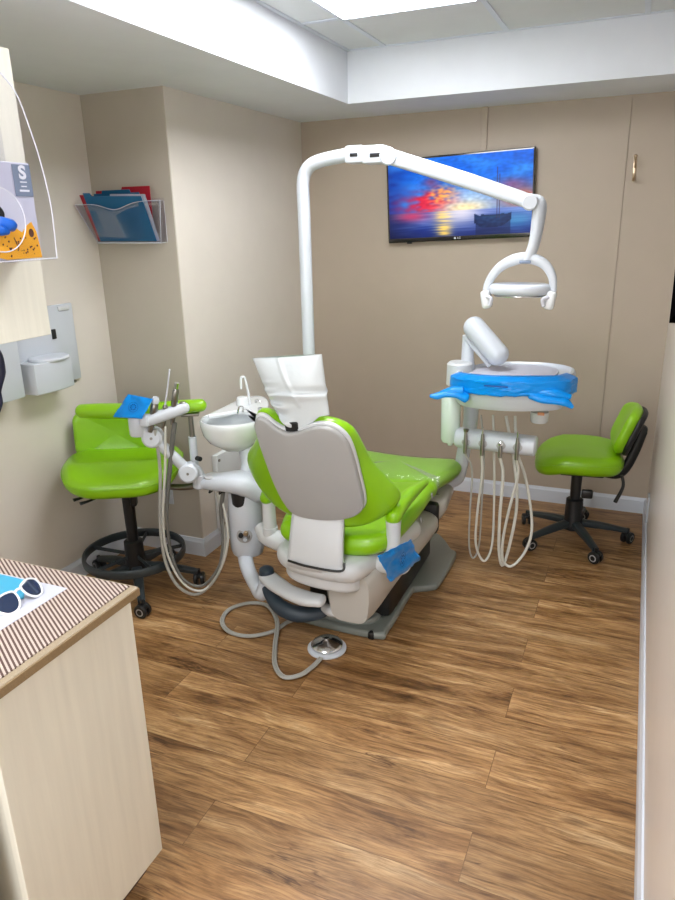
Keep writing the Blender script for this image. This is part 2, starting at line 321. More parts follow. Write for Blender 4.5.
    def build(s, name, m, parent=None, smooth=True, label=None, cat=None, group=None, kind=None, solid=0, sub=0, angle=40):
        if parent is None and kind != 'structure':
            zs = [v.co for v in s.bm.verts]; mn = Vector((min(v.x for v in zs), min(v.y for v in zs), min(v.z for v in zs))); mxx = Vector((max(v.x for v in zs), max(v.y for v in zs), 0))
            o0 = Vector(((mn.x+mxx.x)/2, (mn.y+mxx.y)/2, mn.z))
        else: o0 = off(parent)
        bmesh.ops.translate(s.bm, vec=-o0, verts=s.bm.verts)
        me = bpy.data.meshes.new(name); s.bm.to_mesh(me); s.bm.free()
        if smooth: me.shade_smooth(); me.set_sharp_from_angle(angle=math.radians(angle))
        me.materials.append(m); o = bpy.data.objects.new(name, me); C.objects.link(o)
        if parent: o.parent = parent
        elif kind != 'structure': o.location = o0
        if label: o['label'] = label
        if cat: o['category'] = cat
        if group: o['group'] = group
        if kind: o['kind'] = kind
        if solid: md = o.modifiers.new('thickness', 'SOLIDIFY'); md.thickness = solid
        if sub: md = o.modifiers.new('smooth', 'SUBSURF'); md.levels = sub; md.render_levels = sub
        return o
def thing(name, loc, label, cat, group=None):
    o = bpy.data.objects.new(name, None); C.objects.link(o); o.location = loc; o['label'] = label; o['category'] = cat; o.empty_display_size = 0.05
    if group: o['group'] = group
    return o
def struct(mb, name, m): return mb.build(name, m, kind='structure', smooth=False)
def text_mesh(txt, size, name, m, parent, loc, right, up, depth=0.0006, sx=1.0, bold=0.0):
    cu_ = bpy.data.curves.new('txt', 'FONT'); cu_.body = txt; cu_.size = size; cu_.extrude = depth; cu_.offset = bold; cu_.align_x = 'CENTER'; cu_.align_y = 'CENTER'
    t = bpy.data.objects.new('txt', cu_); C.objects.link(t); bpy.context.view_layer.update()
    me = bpy.data.meshes.new_from_object(t); bpy.data.objects.remove(t); bpy.data.curves.remove(cu_)
    r = Vector(right).normalized(); u = Vector(up).normalized(); n = r.cross(u)
    mx = Matrix.Translation(Vector(loc)-off(parent)) @ Matrix((r, u, n)).transposed().to_4x4() @ Matrix.Diagonal((sx, 1, 1, 1))
    me.transform(mx); me.materials.clear(); me.materials.append(m); me.name = name
    o = bpy.data.objects.new(name, me); C.objects.link(o); o.parent = parent; return o
def circle(r, n=32, cx=0, cy=0, ry=None):
    return [Vector((cx+r*math.cos(2*PI*k/n), cy+(ry or r)*math.sin(2*PI*k/n))) for k in range(n)]
def V(*a): return Vector(a)
def frame(o, x, y):
    x = Vector(x).normalized(); z = x.cross(Vector(y)).normalized(); y = z.cross(x)
    return Matrix.Translation(o) @ Matrix((x, y, z)).transposed().to_4x4()
# ================================================================ THE ROOM
W = 2.198; WL = 2.667; D = 1.412; H = 2.3; TX = -1.678; TY = -0.512; TZ = 2.5485; YF = -5.6
struct(MB().box((-WL/2, YF/2, -0.025), (WL+0.3, -YF+0.3, 0.05)), 'floor', M['floor'])
struct(MB().box((-WL-0.05, (YF-D)/2, 1.35), (0.1, -YF-D, 2.7)), 'wall_left', M['wall'])
struct(MB().box((-W-0.05, (-D+0.004)/2, 1.35), (0.1, D-0.004, 2.7)), 'wall_left.002', M['wall'])
struct(MB().box((-(WL+W)/2-0.0015, -D+0.04, 1.35), (WL-W-0.003, 0.08, 2.7)), 'wall_left.003', M['wall_column'])
struct(MB().box((-W/2-0.25, 0.05, 1.35), (W+0.7, 0.1, 2.7)), 'wall_back', M['wall_back'])
struct(MB().box((0.05, YF/2, 1.35), (0.1, -YF+0.2, 2.7)), 'wall_right', M['wall_right'])
struct(MB().box((-WL/2, YF-0.05, 1.35), (WL+0.2, 0.1, 2.7)), 'wall_front', M['wall'])
# dropped soffit round a raised tray with lay-in tiles
struct(MB().box(((TX-WL)/2, YF/2, H+0.2), (WL+TX, -YF, 0.4)).box((TX/2, TY/2, H+0.2), (-TX, -TY, 0.4)), 'ceiling', M['ceiling'])
struct(MB().box((TX/2, (TY+YF)/2, TZ+0.03), (-TX, TY-YF, 0.06)), 'ceiling.001', M['tile'])
g = MB()
for gx in (-1.47, -0.86, -0.25): g.box((gx, (TY+YF)/2, TZ-0.002), (0.024, TY-YF, 0.006))
for gy in (-1.09, -2.31, -3.53, -4.75): g.box((TX/2, gy, TZ-0.002), (-TX, 0.024, 0.006))
g.box((TX+0.01, (TY+YF)/2, TZ-0.002), (0.02, TY-YF, 0.005)).box((TX/2, TY-0.01, TZ-0.002), (-TX, 0.02, 0.005))
struct(g, 'trim_1', M['trim'])
for i, gy in enumerate((-1.70, -4.14)):
    lt = thing('ceiling_light', (-1.165, gy, TZ-0.005), ['lit white troffer in the raised ceiling, cut by the top edge of the photo', 'lit white troffer in the raised ceiling, out of view above the camera'][i], 'ceiling light')
    MB().box((-1.165, gy, TZ-0.008), (0.575, 1.19, 0.004)).build('diffuser', M['panel'], lt, smooth=False)
    f = MB()
    for sx in (-1, 1): f.box((-1.165+sx*0.293, gy, TZ-0.008), (0.012, 1.21, 0.01))
    for sy in (-1, 1): f.box((-1.165, gy+sy*0.6, TZ-0.008), (0.58, 0.012, 0.01))
    f.build('frame', M['trim'], lt, smooth=False)
# baseboards
def bboard(name, a, b, nrm):
    a, b = Vector(a), Vector(b); n = Vector(nrm); d = b-a; prof = [(0, 0), (0.013, 0), (0.013, 0.078), (0.010, 0.086), (0.006, 0.100), (0, 0.100)]
    m = MB(); bm = m.bm; A = [bm.verts.new(a+n*x+V(0, 0, z)) for x, z in prof]; B = [bm.verts.new(b+n*x+V(0, 0, z)) for x, z in prof]
    for k in range(len(prof)): bm.faces.new((A[k], A[(k+1) % 6], B[(k+1) % 6], B[k]))
    bm.faces.new(A); bm.faces.new(B[::-1]); bmesh.ops.recalc_face_normals(bm, faces=bm.faces); struct(m, name, M['trim'])
bboard('baseboard_back', (-W, 0, 0), (0, 0, 0), (0, -1, 0))
bboard('baseboard_right', (0, 0, 0), (0, YF, 0), (-1, 0, 0))
bboard('baseboard_left', (-WL, -D, 0), (-WL, -3.13, 0), (1, 0, 0))
bboard('baseboard_left.001', (-WL, -D, 0), (-W+0.013, -D, 0), (0, -1, 0))
bboard('baseboard_left.002', (-W, 0, 0), (-W, -D+0.0005, 0), (1, 0, 0))
# wall panel joint at the right end of the back wall and cover strip above the television
struct(MB().box((-0.1465, -0.004, 1.2), (0.293, 0.008, 2.2)), 'trim_2', M['wall_back'])
struct(MB().box((-(W+0.297)/2, -0.004, 1.2), (W-0.297, 0.008, 2.2)), 'wall_back.001', M['wall_back'])
struct(MB().box((-1.056, -0.014, 2.16), (0.034, 0.016, 0.28), 0.003), 'trim_3', M['wall_back'])
# ================================================================ WALL THINGS
# television
ux = V(0.9995, 0, 0.031).normalized(); uz = V(-0.031, 0, 0.9995); tvc = V(-1.186, -0.055, 1.828)
tv = thing('television', tuple(tvc), 'black flat television on the taupe back wall showing a sailing boat at sunset', 'television')
R4 = frame(tvc, ux, uz)   # local x right, y up, z towards the room (-y world)
o_ = R4.to_3x3() @ V(0, 0, 1)
def tvp(x, y, z): return R4 @ V(x, y, z)
TW, TH = 0.862, 0.472
MB().slab(rrect(TW, TH, 0.006), -0.03, 0.0, 0.004, R4).slab(rrect(TW*0.6, TH*0.6, 0.01), -0.052, -0.028, 0.004, R4).build('casing', M['screenframe'], tv)
def tvcol(u, v):
    # u 0..1 left to right, v 0..1 bottom to top; an evening seascape
    n1 = noise.noise(V(u*5, v*7, 3)); n2 = noise.noise(V(u*13+4, v*17, 8)); n3 = noise.noise(V(u*30, v*36, 1))
    def mix(a, b, t): t = max(0, min(1, t)); return tuple(a[i]*(1-t)+b[i]*t for i in range(3))
    hz = 0.33
    if v > hz:
        t = (v-hz)/(1-hz)
        c = mix((70, 130, 215), (0, 96, 215), t*1.5+n1*0.5); c = mix(c, (8, 40, 130), max(0, 0.22-u)*4+max(0, u-0.85)*1.6+n2*0.25)
        c = mix(c, (60, 150, 240), (n1+0.15)*0.9*(t > 0.3))
        g1 = math.exp(-((u-0.30)/0.20)**2-((t-0.10-0.35*max(0, 0.2-abs(u-0.38)))/0.24)**2)
        c = mix(c, (205, 26, 62), g1*1.35*(0.75+n2*1.1)); c = mix(c, (255, 150, 60), math.exp(-((u-0.40)/0.09)**2-((t-0.30)/0.14)**2)*(0.9+n3*1.4))
        c = mix(c, (190, 215, 235), math.exp(-((u-0.60)/0.16)**2-((t-0.22)/0.2)**2)*0.75); c = mix(c, (252, 226, 170), math.exp(-((u-0.55)/0.17)**2-((t-0.04)/0.12)**2)*1.0)
        c = mix(c, (120, 60, 110), math.exp(-((u-0.31)/0.05)**2-((t-0.55)/0.09)**2)*0.8)
        c = mix(c, (205, 110, 70), math.exp(-((u-0.93)/0.14)**2-((t-0.16)/0.2)**2)*1.0); c = mix(c, (150, 60, 90), math.exp(-((u-0.86)/0.1)**2-((t-0.42)/0.12)**2)*0.6)
    else:
        t = v/hz
        st = noise.noise(V(u*6, v*60, 5))
        c = mix((14, 40, 120), (120, 140, 205), t+st*0.5-0.1); c = mix(c, (6, 14, 60), max(0, 0.25-u)*3+max(0, 0.35-t))
        c = mix(c, (250, 205, 90), math.exp(-((u-0.40)/0.06)**2)*(0.35+0.55*t+st)); c = mix(c, (235, 225, 230), math.exp(-((u-0.52)/0.13)**2-((t-0.95)/0.5)**2)*0.85)
        c = mix(c, (205, 50, 90), math.exp(-((u-0.17)/0.12)**2-((t-0.85)/0.2)**2)*0.8); c = mix(c, (60, 150, 190), math.exp(-((u-0.9)/0.12)**2-((t-0.5)/0.3)**2)*0.6)
    # boat hull, deck, masts
    hx = (u-0.74)/0.125; top = 0.215+0.055*hx*hx; bot = 0.085+0.14*max(0, abs(hx)-0.45)**1.3+0.03*max(0, hx)
    if abs(hx) < 1 and bot < v < top: c = mix((8, 26, 70), (40, 90, 140), (v-bot)*3+n3*0.35)
    if abs(hx) < 0.62 and top <= v < top+0.028: c = (26, 60, 96)
    for mx_, mt in ((0.768, 0.83), (0.785, 0.74)):
        if abs(u-mx_) < 0.004 and 0.2 < v < mt: c = mix(c, (60, 40, 60), 0.85)
    if 0.66 < u < 0.86 and abs(v-(0.24+abs(u-0.77)*0.0)) < 0.006: c = mix(c, (20, 40, 80), 0.8)
    if abs(hx) < 0.95 and v < bot: c = mix(c, (6, 20, 60), 0.55)
    if u > 0.2 and v > hz: c = tuple(x*(1+0.16*n3) for x in c)
    return c
nu, nv = 190, 106; SWd, SHt = TW-0.022, TH-0.034
sb = bmesh.new(); cl = sb.loops.layers.color.new('screen'); VV = [[sb.verts.new(tvp(-SWd/2+SWd*i/nu, -SHt/2+0.007+SHt*j/nv, 0.0012)) for j in range(nv+1)] for i in range(nu+1)]
for i in range(nu):
    for j in range(nv):
        f = sb.faces.new((VV[i][j], VV[i+1][j], VV[i+1][j+1], VV[i][j+1]))
        for lp, (a, b_) in zip(f.loops, ((i, j), (i+1, j), (i+1, j+1), (i, j+1))):
            lp[cl] = tuple(max(0, min(255, x))/255 for x in tvcol(a/nu, b_/nv))+(1,)
sm_ = bpy.data.materials.new('screen_picture'); sm_.use_nodes = True; nt = sm_.node_tree; bb = nt.nodes['Principled BSDF']; vc = nt.nodes.new('ShaderNodeVertexColor'); vc.layer_name = 'screen'
bb.inputs['Base Color'].default_value = (0.01, 0.01, 0.012, 1); bb.inputs['Roughness'].default_value = 0.3; bb.inputs['Specular IOR Level'].default_value = 0.15; nt.links.new(vc.outputs[0], bb.inputs['Emission Color']); bb.inputs['Emission Strength'].default_value = 0.85
sm = MB(); sm.bm.free(); sm.bm = sb; sm.build('screen', sm_, tv, smooth=False)
text_mesh('LG', 0.016, 'logo', M['white_text'], tv, tvp(0.006, -TH/2+0.0125, 0.001), ux, uz)
MB().cyl(tvp(-0.018, -TH/2+0.0125, 0.0002), tvp(-0.018, -TH/2+0.0125, 0.0016), 0.006).build('logo_disc', M['white_text'], tv)
MB().box(tvp(-0.30, -TH/2-0.004, -0.012), (0.03, 0.012, 0.008), 0.002).build('sensor', M['black'], tv)
# brass coat hook
hk = thing('coat_hook', (-0.250,-0.006,1.936), 'small brass coat hook high on the right end of the back wall', 'coat hook')
hx, hz_ = -0.252, 1.93
MB().box((hx, -0.009, hz_), (0.018, 0.006, 0.1), 0.0028).build('back_plate', M['brass'], hk)
MB().tube([(hx, -0.012, hz_+0.02), (hx, -0.05, hz_+0.035), (hx, -0.066, hz_+0.065)], [0.005, 0.0045, 0.008]).lathe([(0, -0.01), (0.008, -0.006), (0.01, 0), (0.008, 0.006), (0, 0.01)], (hx, -0.068, hz_+0.07)).build('upper_hook', M['brass'], hk)
MB().tube([(hx, -0.012, hz_-0.02), (hx, -0.035, hz_-0.045), (hx, -0.06, hz_-0.035), (hx, -0.066, hz_-0.015)], [0.006, 0.007, 0.006, 0.006]).build('lower_hook', M['brass'], hk)
# power outlet on the alcove wall and cover plate low on the right wall
ot = thing('power_outlet', (-2.405,-1.414,0.338), 'white power outlet low on the beige wall behind the hanging hoses', 'outlet')
oc = V(*(-2.405,-1.414,0.338))
MB().box(oc, (0.078, 0.006, 0.122), 0.0025).build('cover_plate', M['white'], ot)
for s in (-1, 1): MB().slab(rrect(0.034, 0.03, 0.008), 0, 0.003, 0.001, frame(oc+V(0, -0.003, s*0.02), (1, 0, 0), (0, 0, 1))).build('socket', M['offwhite'], ot)
wp = thing('wall_plate', (-0.004, -0.42, 0.2), 'white cover plate low on the right wall near the far corner', 'wall plate')
MB().box((-0.005, -0.42, 0.2), (0.01, 0.08, 0.15), 0.003).build('plate', M['white'], wp)
MB().box((-0.0115, -0.42, 0.2), (0.004, 0.034, 0.066), 0.0015).build('rocker', M['offwhite'], wp)
# dark panel hung on the right wall, only its far corner shows
wpn = thing('wall_panel', (-0.015, -1.2, 1.266), 'black panel with pointed lower corner on the right wall, at the right edge of the photo', 'panel')
pp_ = [(-0.030,-0.926,1.261), (-0.030,-1.646,1.404), (-0.030,-2.394,1.546), (-0.030,-0.755,2.303), (-0.030,-0.750,1.806)]
MB().poly([V(-0.031, p[1], p[2]) for p in pp_], -0.027).build('board', M['matte_black'], wpn, smooth=False)
MB().tube([V(-0.028, pp_[0][1]+0.004, pp_[0][2]), V(-0.028, pp_[4][1]+0.004, pp_[4][2])], 0.0012, 6, 1).build('edge_strip', M['trim'], wpn)
# clear file pocket with folders
fp = thing('file_pocket', (-2.43, -1.42, 1.633), 'clear acrylic wall file pocket holding blue and red folders', 'file holder')
yb, yt = -1.43, -1.50
x0, x1 = -2.615, -2.235
fTL, fTR, fBL, fBR = V(*(-2.651,-1.555,1.813)), V(*(-2.180,-1.535,1.820)), V(*(-2.629,-1.455,1.638)), V(*(-2.256,-1.455,1.634))
def front(u, v):
    p = (fBL*(1-u)+fBR*u)*(1-v)+(fTL*(1-u)+fTR*u)*v; dip = 0.030*math.exp(-((u-0.47)/0.17)**2)
    p.z -= dip*v; return p
MB().grid(front, 30, 6).build('front_panel', M['acrylic'], fp, solid=0.003)
xl, xr = fBL.x-0.02, -2.245
MB().box(((xl+xr)/2, -1.4165, 1.735), (xr-xl, 0.003, 0.2)).build('back_panel', M['acrylic'], fp, smooth=False)
MB().box(((xl+xr)/2, -1.434, 1.634), (xr-xl-0.02, 0.036, 0.004)).build('bottom_panel', M['acrylic'], fp, smooth=False)
MB().poly([front(0, 0), front(0, 1), V(-2.655, -1.418, 1.80), V(xl, -1.418, 1.636)], 0.003).build('side_panel', M['acrylic'], fp, smooth=False)
MB().poly([front(1, 0), front(1, 1), V(xr, -1.418, 1.82), V(xr, -1.418, 1.636)], 0.003).build('side_panel', M['acrylic'], fp, smooth=False)
MB().tube([front(i/30, 1) for i in range(31)], 0.0014, 6, 1).tube([front(0, 0), front(1, 0)], 0.003, 6, 1).tube([front(0, 0), front(0, 1)], 0.0014, 6, 1).tube([front(1, 0), front(1, 1)], 0.0014, 6, 1).tube([front(1, 1), V(xr, -1.418, 1.82), V(xr, -1.418, 1.636), front(1, 0)], 0.0012, 6, 1).build('polished_edge', M['acrylic_edge'], fp)
def folder(bl, br, tr, tl_, m, tab, lab):
    bl, br, tr, tl_ = (V(*p) for p in (bl, br, tr, tl_)); upd = (tl_-bl).normalized()*0.014; f = thing('file_folder', tuple((bl+br)/2), lab, 'folder')
    g = lambda t: tl_*(1-t)+tr*t
    pts = [bl, br, tr, g(tab[1]+0.02), g(tab[1])+upd, g(tab[0])+upd, g(tab[0]-0.02), tl_]
    if tab[0] < 0.03: pts = [bl, br, tr, g(tab[1]+0.02), g(tab[1])+upd, g(0.0)+upd]
    if tab[1] > 0.97: pts = [bl, br, g(1.0)+upd, g(tab[0])+upd, g(tab[0]-0.02), tl_]
    MB().poly(pts, 0.003).build('cover', m, f, smooth=False); return f
folder((-2.624,-1.424,1.646), (-2.312,-1.424,1.642), (-2.307,-1.430,1.874), (-2.624,-1.430,1.877), M['red'], (0.5, 1.0), 'red folder standing behind all others in the wall pocket, tab at its right')
folder((-2.629,-1.447,1.647), (-2.301,-1.447,1.643), (-2.298,-1.520,1.841), (-2.641,-1.520,1.844), M['red'], (0.0, 0.2), 'red folder in the wall pocket just behind the front teal blue one')
folder((-2.623,-1.432,1.646), (-2.306,-1.432,1.643), (-2.340,-1.470,1.861), (-2.604,-1.470,1.862), M['blue'], (0.2, 0.8), 'dark blue folder in the middle of the wall pocket, wide tab')
folder((-2.611,-1.453,1.647), (-2.279,-1.453,1.643), (-2.273,-1.545,1.840), (-2.599,-1.545,1.851), M['blue'], (0.0, 0.12), 'teal blue folder at the front of the wall pocket')
pz = thing('paper_sheets', tuple(V(*(-2.447,-1.440,1.645))), 'white papers between the folders in the wall pocket', 'papers')
for k in range(3):
    MB().poly([V(*p)+V(0.004*k, 0.002*k, 0) for p in ((-2.571,-1.450,1.646), (-2.276,-1.450,1.643), (-2.267,-1.538,1.848), (-2.452,-1.538,1.855))], 0.001).build('sheet', M['paper'], pz, smooth=False)
# hand towel style dispenser on the left wall, with another white box beside it
dp = thing('wall_dispenser', (-2.66, -1.93, 1.01), 'white wall dispenser with tall back plate and curved lower bin on the left wall', 'dispenser')
dr = (-2.655,-1.664,1.328)[1]
MB().box((-2.658, (dr-2.03)/2, 1.19), (0.018, dr+2.03, 0.365), 0.006).build('back_plate', M['white'], dp)
bo = [V(-2.65, -2.05), V(-2.56, -2.05)]+[V(-2.548+0.016*math.sin(a), -2.045+0.222*k/8) for k, a in ((k, PI*k/8) for k in range(9))]+[V(-2.575, -1.812), V(-2.65, -1.79)]
MB().slab(bo, 1.012, 1.15, 0.006).build('bin', M['white'], dp)
MB().slab(circle(0.075, 24, -2.592, -1.91, 0.10), 1.146, 1.162, 0.006).build('basin', M['trim'], dp)
q = (-2.645,-1.807,1.244)
MB().box(q, (0.008, 0.022, 0.045), 0.002).build('sensor_window', M['black'], dp)
MB().box((-2.648,-1.725,1.354), (0.014, 0.07, 0.02), 0.003).build('latch', M['offwhite'], dp)
q = V(*(-2.556,-1.809,1.028))
MB().cyl(q-V(0.03, 0, 0), q+V(0.004, 0, 0), 0.007).build('lock', M['steel'], dp)
d2 = thing('wall_cabinet', (-2.6, -2.2, 1.02), 'plain white wall box left of the dispenser, partly behind the wood cabinet', 'dispenser')
MB().box((-2.615, -2.215, 1.19), (0.10, 0.23, 0.345), 0.006).build('body', M['white'], d2)
MB().box((-2.562, -2.215, 1.19), (0.006, 0.222, 0.337), 0.002).build('front_cover', M['white'], d2)
# upper cabinet with its end panel, glove box and acrylic holder
uc = thing('upper_cabinet', (-2.2, -2.88, 1.41), 'pale wood wall cabinet at the left edge of the photo', 'cabinet')
MB().box((-2.216, -2.875, 1.785), (0.9, 0.33, 0.745)).build('body', M['cab'], uc, smooth=False)
MB().box((-1.758, -2.875, 1.785), (0.016, 0.334, 0.749), 0.0015).build('end_panel', M['cab'], uc, smooth=False)
for k in range(2): 
    dd = MB().box((-2.44+0.45*k, -2.701, 1.785), (0.44, 0.016, 0.74), 0.002).build('door', M['cab'], uc, smooth=False)
    MB().tube([(-2.25+0.07*k, -2.693, 1.46), (-2.25+0.07*k, -2.668, 1.475), (-2.25+0.07*k, -2.668, 1.57), (-2.25+0.07*k, -2.693, 1.585)], 0.005).build('handle', M['steel'], dd)
gb = thing('glove_box', (-1.7, -2.91, 1.632), 'lavender glove box with a size S panel and spotted orange cat, blue glove poking out', 'glove box')
FX = -1.664
MB().box((-1.706, -2.9055, 1.752), (0.083, 0.245, 0.238), 0.002).build('carton', M['boxgrey'], gb, smooth=False)
sp = MB().box((FX+0.0006, -2.8135, 1.8275), (0.001, 0.058, 0.077)).build('size_panel', M['boxband'], gb, smooth=False)
text_mesh('S', 0.045, 'letter', M['white_text'], sp, (FX+0.0014, -2.8125, 1.846), (0, 1, 0), (0, 0, 1), sx=1.15, bold=0.0016)
for k, (hh, ww) in enumerate(((0.003, 0.022), (0.003, 0.018), (0.005, 0.032))): MB().box((FX+0.0014, -2.8125, 1.824-0.0105*k), (0.0006, ww, hh)).build('print_line', M['white_text'], sp, smooth=False)
# spotted cat print, a plain generic one
cat = [V(*p) for p in [(-2.945, 1.66), (-2.93, 1.64), (-2.905, 1.634), (-2.786, 1.634), (-2.788, 1.665), (-2.793, 1.70), (-2.806, 1.726), (-2.822, 1.718), (-2.842, 1.700), (-2.862, 1.712), (-2.885, 1.706), (-2.93, 1.698)]]
cp = MB().poly([(FX+0.0006, p.x, p.y) for p in cat], 0.0006).build('cat_print', M['orange'], gb, smooth=False)
sd = MB(); rs = random.Random(3)
for k in range(34):
    y = rs.uniform(-2.93, -2.795); z = rs.uniform(1.640, 1.69); r = rs.uniform(0.0012, 0.0028)
    sd.slab(circle(r, 8), 0, 0.0006, 0.0001, frame((FX+0.0012, y, z), (0, 1, 0), (0, 0, 1)))
sd.slab(circle(0.0085, 14, 0, 0, 0.011), 0, 0.0006, 0.0001, frame((FX+0.0012, -2.812, 1.698), (0, 1, 0), (0, 0, 1)))
sd.tube([(FX+0.0014, -2.872, 1.688), (FX+0.0014, -2.866, 1.672), (FX+0.0014, -2.862, 1.66), (FX+0.0014, -2.866, 1.654)], 0.0013, 6)
sd.slab(circle(0.007, 3, 0, 0), 0, 0.0006, 0.0001, frame((FX+0.0012, -2.888, 1.660), (0, 0, -1), (0, 1, 0)))
sd.build('spots', M['brownprint'], cp, smooth=False)
MB().slab(circle(0.045, 28, 0, 0, 0.028), 0, 0.001, 0.0002, frame((FX+0.0006, -2.935, 1.745), (0, 1, 0), (0, 0, 1))).build('opening', M['black'], gb, smooth=False)
MB().tube([(FX-0.005, -2.935, 1.728), (FX+0.012, -2.917, 1.722), (FX+0.022, -2.90, 1.716), (FX+0.018, -2.888, 1.709)], [0.012, 0.022, 0.022, 0.010], 12, ell=(1, 0.65), rc=True).tube([(FX-0.005, -2.95, 1.72), (FX+0.016, -2.93, 1.708), (FX+0.02, -2.91, 1.704)], [0.010, 0.015, 0.010], 10, rc=True).build('glove', M['glove'], gb)
ah = thing('acrylic_holder', (-1.69, -2.93, 1.625), 'clear acrylic glove box holder with big rounded corner and round hole', 'holder')
HX = -1.62
ol = [(-1.620,-2.875,2.066), (-1.620,-2.833,2.022), (-1.620,-2.803,1.935), (-1.620,-2.788,1.877), (-1.620,-2.773,1.780), (-1.62, -2.773, 1.70), (-1.620,-2.777,1.632)]
ho = [V(-2.905, 1.73)]
crv = [(p.y, p.z) for p in spl(ol, 6)]
outer = crv[::-1]+[(-2.96, 2.078), (-3.06, 2.03), (-3.08, 1.9), (-3.085, 1.632)]
b = bmesh.new(); n = 48; cy, cz, rr_ = -2.945, 1.731, 0.078
# ring mesh between outer outline (resampled by angle) and the round hole
def hit(a):
    d = V(math.cos(a), math.sin(a)); best = 0.2; L = len(outer)
    for i in range(L):
        p = V(outer[i][0]-cy, outer[i][1]-cz); q = V(outer[(i+1) % L][0]-cy, outer[(i+1) % L][1]-cz); e = q-p; den = d.x*e.y-d.y*e.x
        if abs(den) < 1e-9: continue
        t = (p.x*e.y-p.y*e.x)/den; s_ = (p.x*d.y-p.y*d.x)/den
        if t > 0 and -1e-6 <= s_ <= 1+1e-6: best = t if best == 0.2 else min(best, t)
    return best
A = []; B = []
for k in range(n*2):
    a = PI*k/n; t = hit(a); A.append(b.verts.new((HX, cy+t*math.cos(a), cz+t*math.sin(a)))); B.append(b.verts.new((HX, cy+rr_*math.cos(a), cz+rr_*0.98*math.sin(a))))
for k in range(n*2): b.faces.new((A[k], A[(k+1) % (n*2)], B[(k+1) % (n*2)], B[k]))
hm = MB(); hm.bm.free(); hm.bm = b; hm.build('front_sheet', M['acrylic'], ah, solid=0.003, smooth=False)
MB().tube([(HX, p[0], p[1]) for p in crv], 0.0016, 6, 1).tube([(HX, cy+rr_*math.cos(a), cz+rr_*0.98*math.sin(a)) for a in (2*PI*k/40 for k in range(40))], 0.0014, 6, 1, closed=True).tube([(HX, -2.775, 1.632), (HX, -3.085, 1.632)], 0.0014, 6, 1).build('polished_edge', M['acrylic_edge'], ah)
MB().box((-1.685, -2.93, 1.630), (0.13, 0.305, 0.003)).build('shelf', M['acrylic'], ah, smooth=False)
MB().box((-1.7485, -2.93, 1.80), (0.003, 0.30, 0.34)).build('back_sheet', M['acrylic'], ah, smooth=False)
# navy cord hanging under the cabinet at the left edge
MB().tube([(-1.900,-2.786,1.385), (-1.900,-2.775,1.350), (-1.900,-2.780,1.303), (-1.900,-2.793,1.269), (-1.900,-2.801,1.246), (-1.900,-2.804,1.213), (-1.900,-2.819,1.180)], [0.006, 0.011, 0.015, 0.011, 0.009, 0.011, 0.006], 12).build('hanging_bulb', M['navy'], label='dark navy rubber bulb and tube hanging below the wood cabinet at the left edge', cat='tube')
# ================================================================ COUNTER (near left)
bc = thing('base_cabinet', (-1.9, -3.33, 0), 'pale wood base cabinet with end panel at lower left', 'cabinet')
CX = -1.203
MB().box(((-WL+CX)/2-0.009, -3.335, 0.484), (WL+CX-0.02, 0.39, 0.77)).build('body', M['cab'], bc, smooth=False)
MB().box((CX-0.009, -3.333, 0.484), (0.018, 0.412, 0.776), 0.0015).build('end_panel', M['cab'], bc, smooth=False)
MB().box(((-WL-1.262)/2, -3.33, 0.05), (WL-1.262, 0.385, 0.098)).build('toe_kick', M['toe'], bc, smooth=False)
for k in range(3):
    dd = MB().box((-2.43+0.47*k, -3.131, 0.478), (0.46, 0.016, 0.75), 0.002).build('door', M['cab'], bc, smooth=False)
    MB().tube([(-2.25+0.47*k, -3.123, 0.70), (-2.25+0.47*k, -3.098, 0.715), (-2.25+0.47*k, -3.098, 0.79), (-2.25+0.47*k, -3.123, 0.805)], 0.005).build('handle', M['steel'], dd)
struct(MB().box(((-WL-1.24)/2, -3.735, 0.445), (WL-1.24, 0.32, 0.89)), 'wall_left.001', M['wall'])
ct = thing('worktop', (-1.9, -3.35, 0.873), 'tan speckled worktop with thick edge at lower left', 'worktop')
MB().box(((-WL-1.185)/2, -3.345, 0.884), (WL-1.185, 0.46, 0.022), 0.002).build('slab', M['counter'], ct, smooth=False)
MB().box((-1.1835, -3.345, 0.883), (0.003, 0.46, 0.019)).build('edge_band', M['counter_edge'], ct, smooth=False)
ms = MB(); 
zz = []
yy = -3.122
xs = -1.202
k = 0
pts = [V(-1.75, -3.122), V(-1.75, -3.56)]
yv = -3.56
while yv < -3.125: pts += [V(xs-0.003, yv), V(xs, yv+0.002), V(xs, yv+0.004)]; yv += 0.007
ms.poly([V(p.x, p.y, 0.8952) for p in pts], -0.0022 if False else 0.0022)
mo = ms.build('ribbed_mat', M['matstripe'], smooth=False, label='brown and cream striped ribbed mat covering the worktop', cat='mat')
# card, cyan sheet, sunglasses
TZc = 0.8984
co_ = [(-1.335,-3.186,0.899), (-1.338,-3.379,0.899), (-1.339,-3.522,0.899), (-1.732,-3.180,0.899), (-1.549,-3.187,0.899)]
c4 = spl([(p[0], p[1], 0) for p in co_], 1, True)
cpts = [V(*p) for p in co_]
MB().poly([V(p.x, p.y, 0.8985) for p in cpts], 0.0018).build('display_card', M['paper'], smooth=False, label='white card on the striped mat under the sunglasses', cat='card')
MB().poly([V(*(-1.457,-3.193,0.900)), V(*(-1.394,-3.260,0.900)), V(*(-1.439,-3.342,0.900)), V(*(-1.676,-3.196,0.900)), V(*(-1.543,-3.192,0.900))], 0.001).build('cyan_sheet', M['cyan'], smooth=False, label='bright cyan sheet on the white card beside the sunglasses', cat='paper')
sg = thing('sunglasses', (-1.393,-3.272,0.902), 'white-framed sunglasses with dark blue lenses on the white card', 'sunglasses')
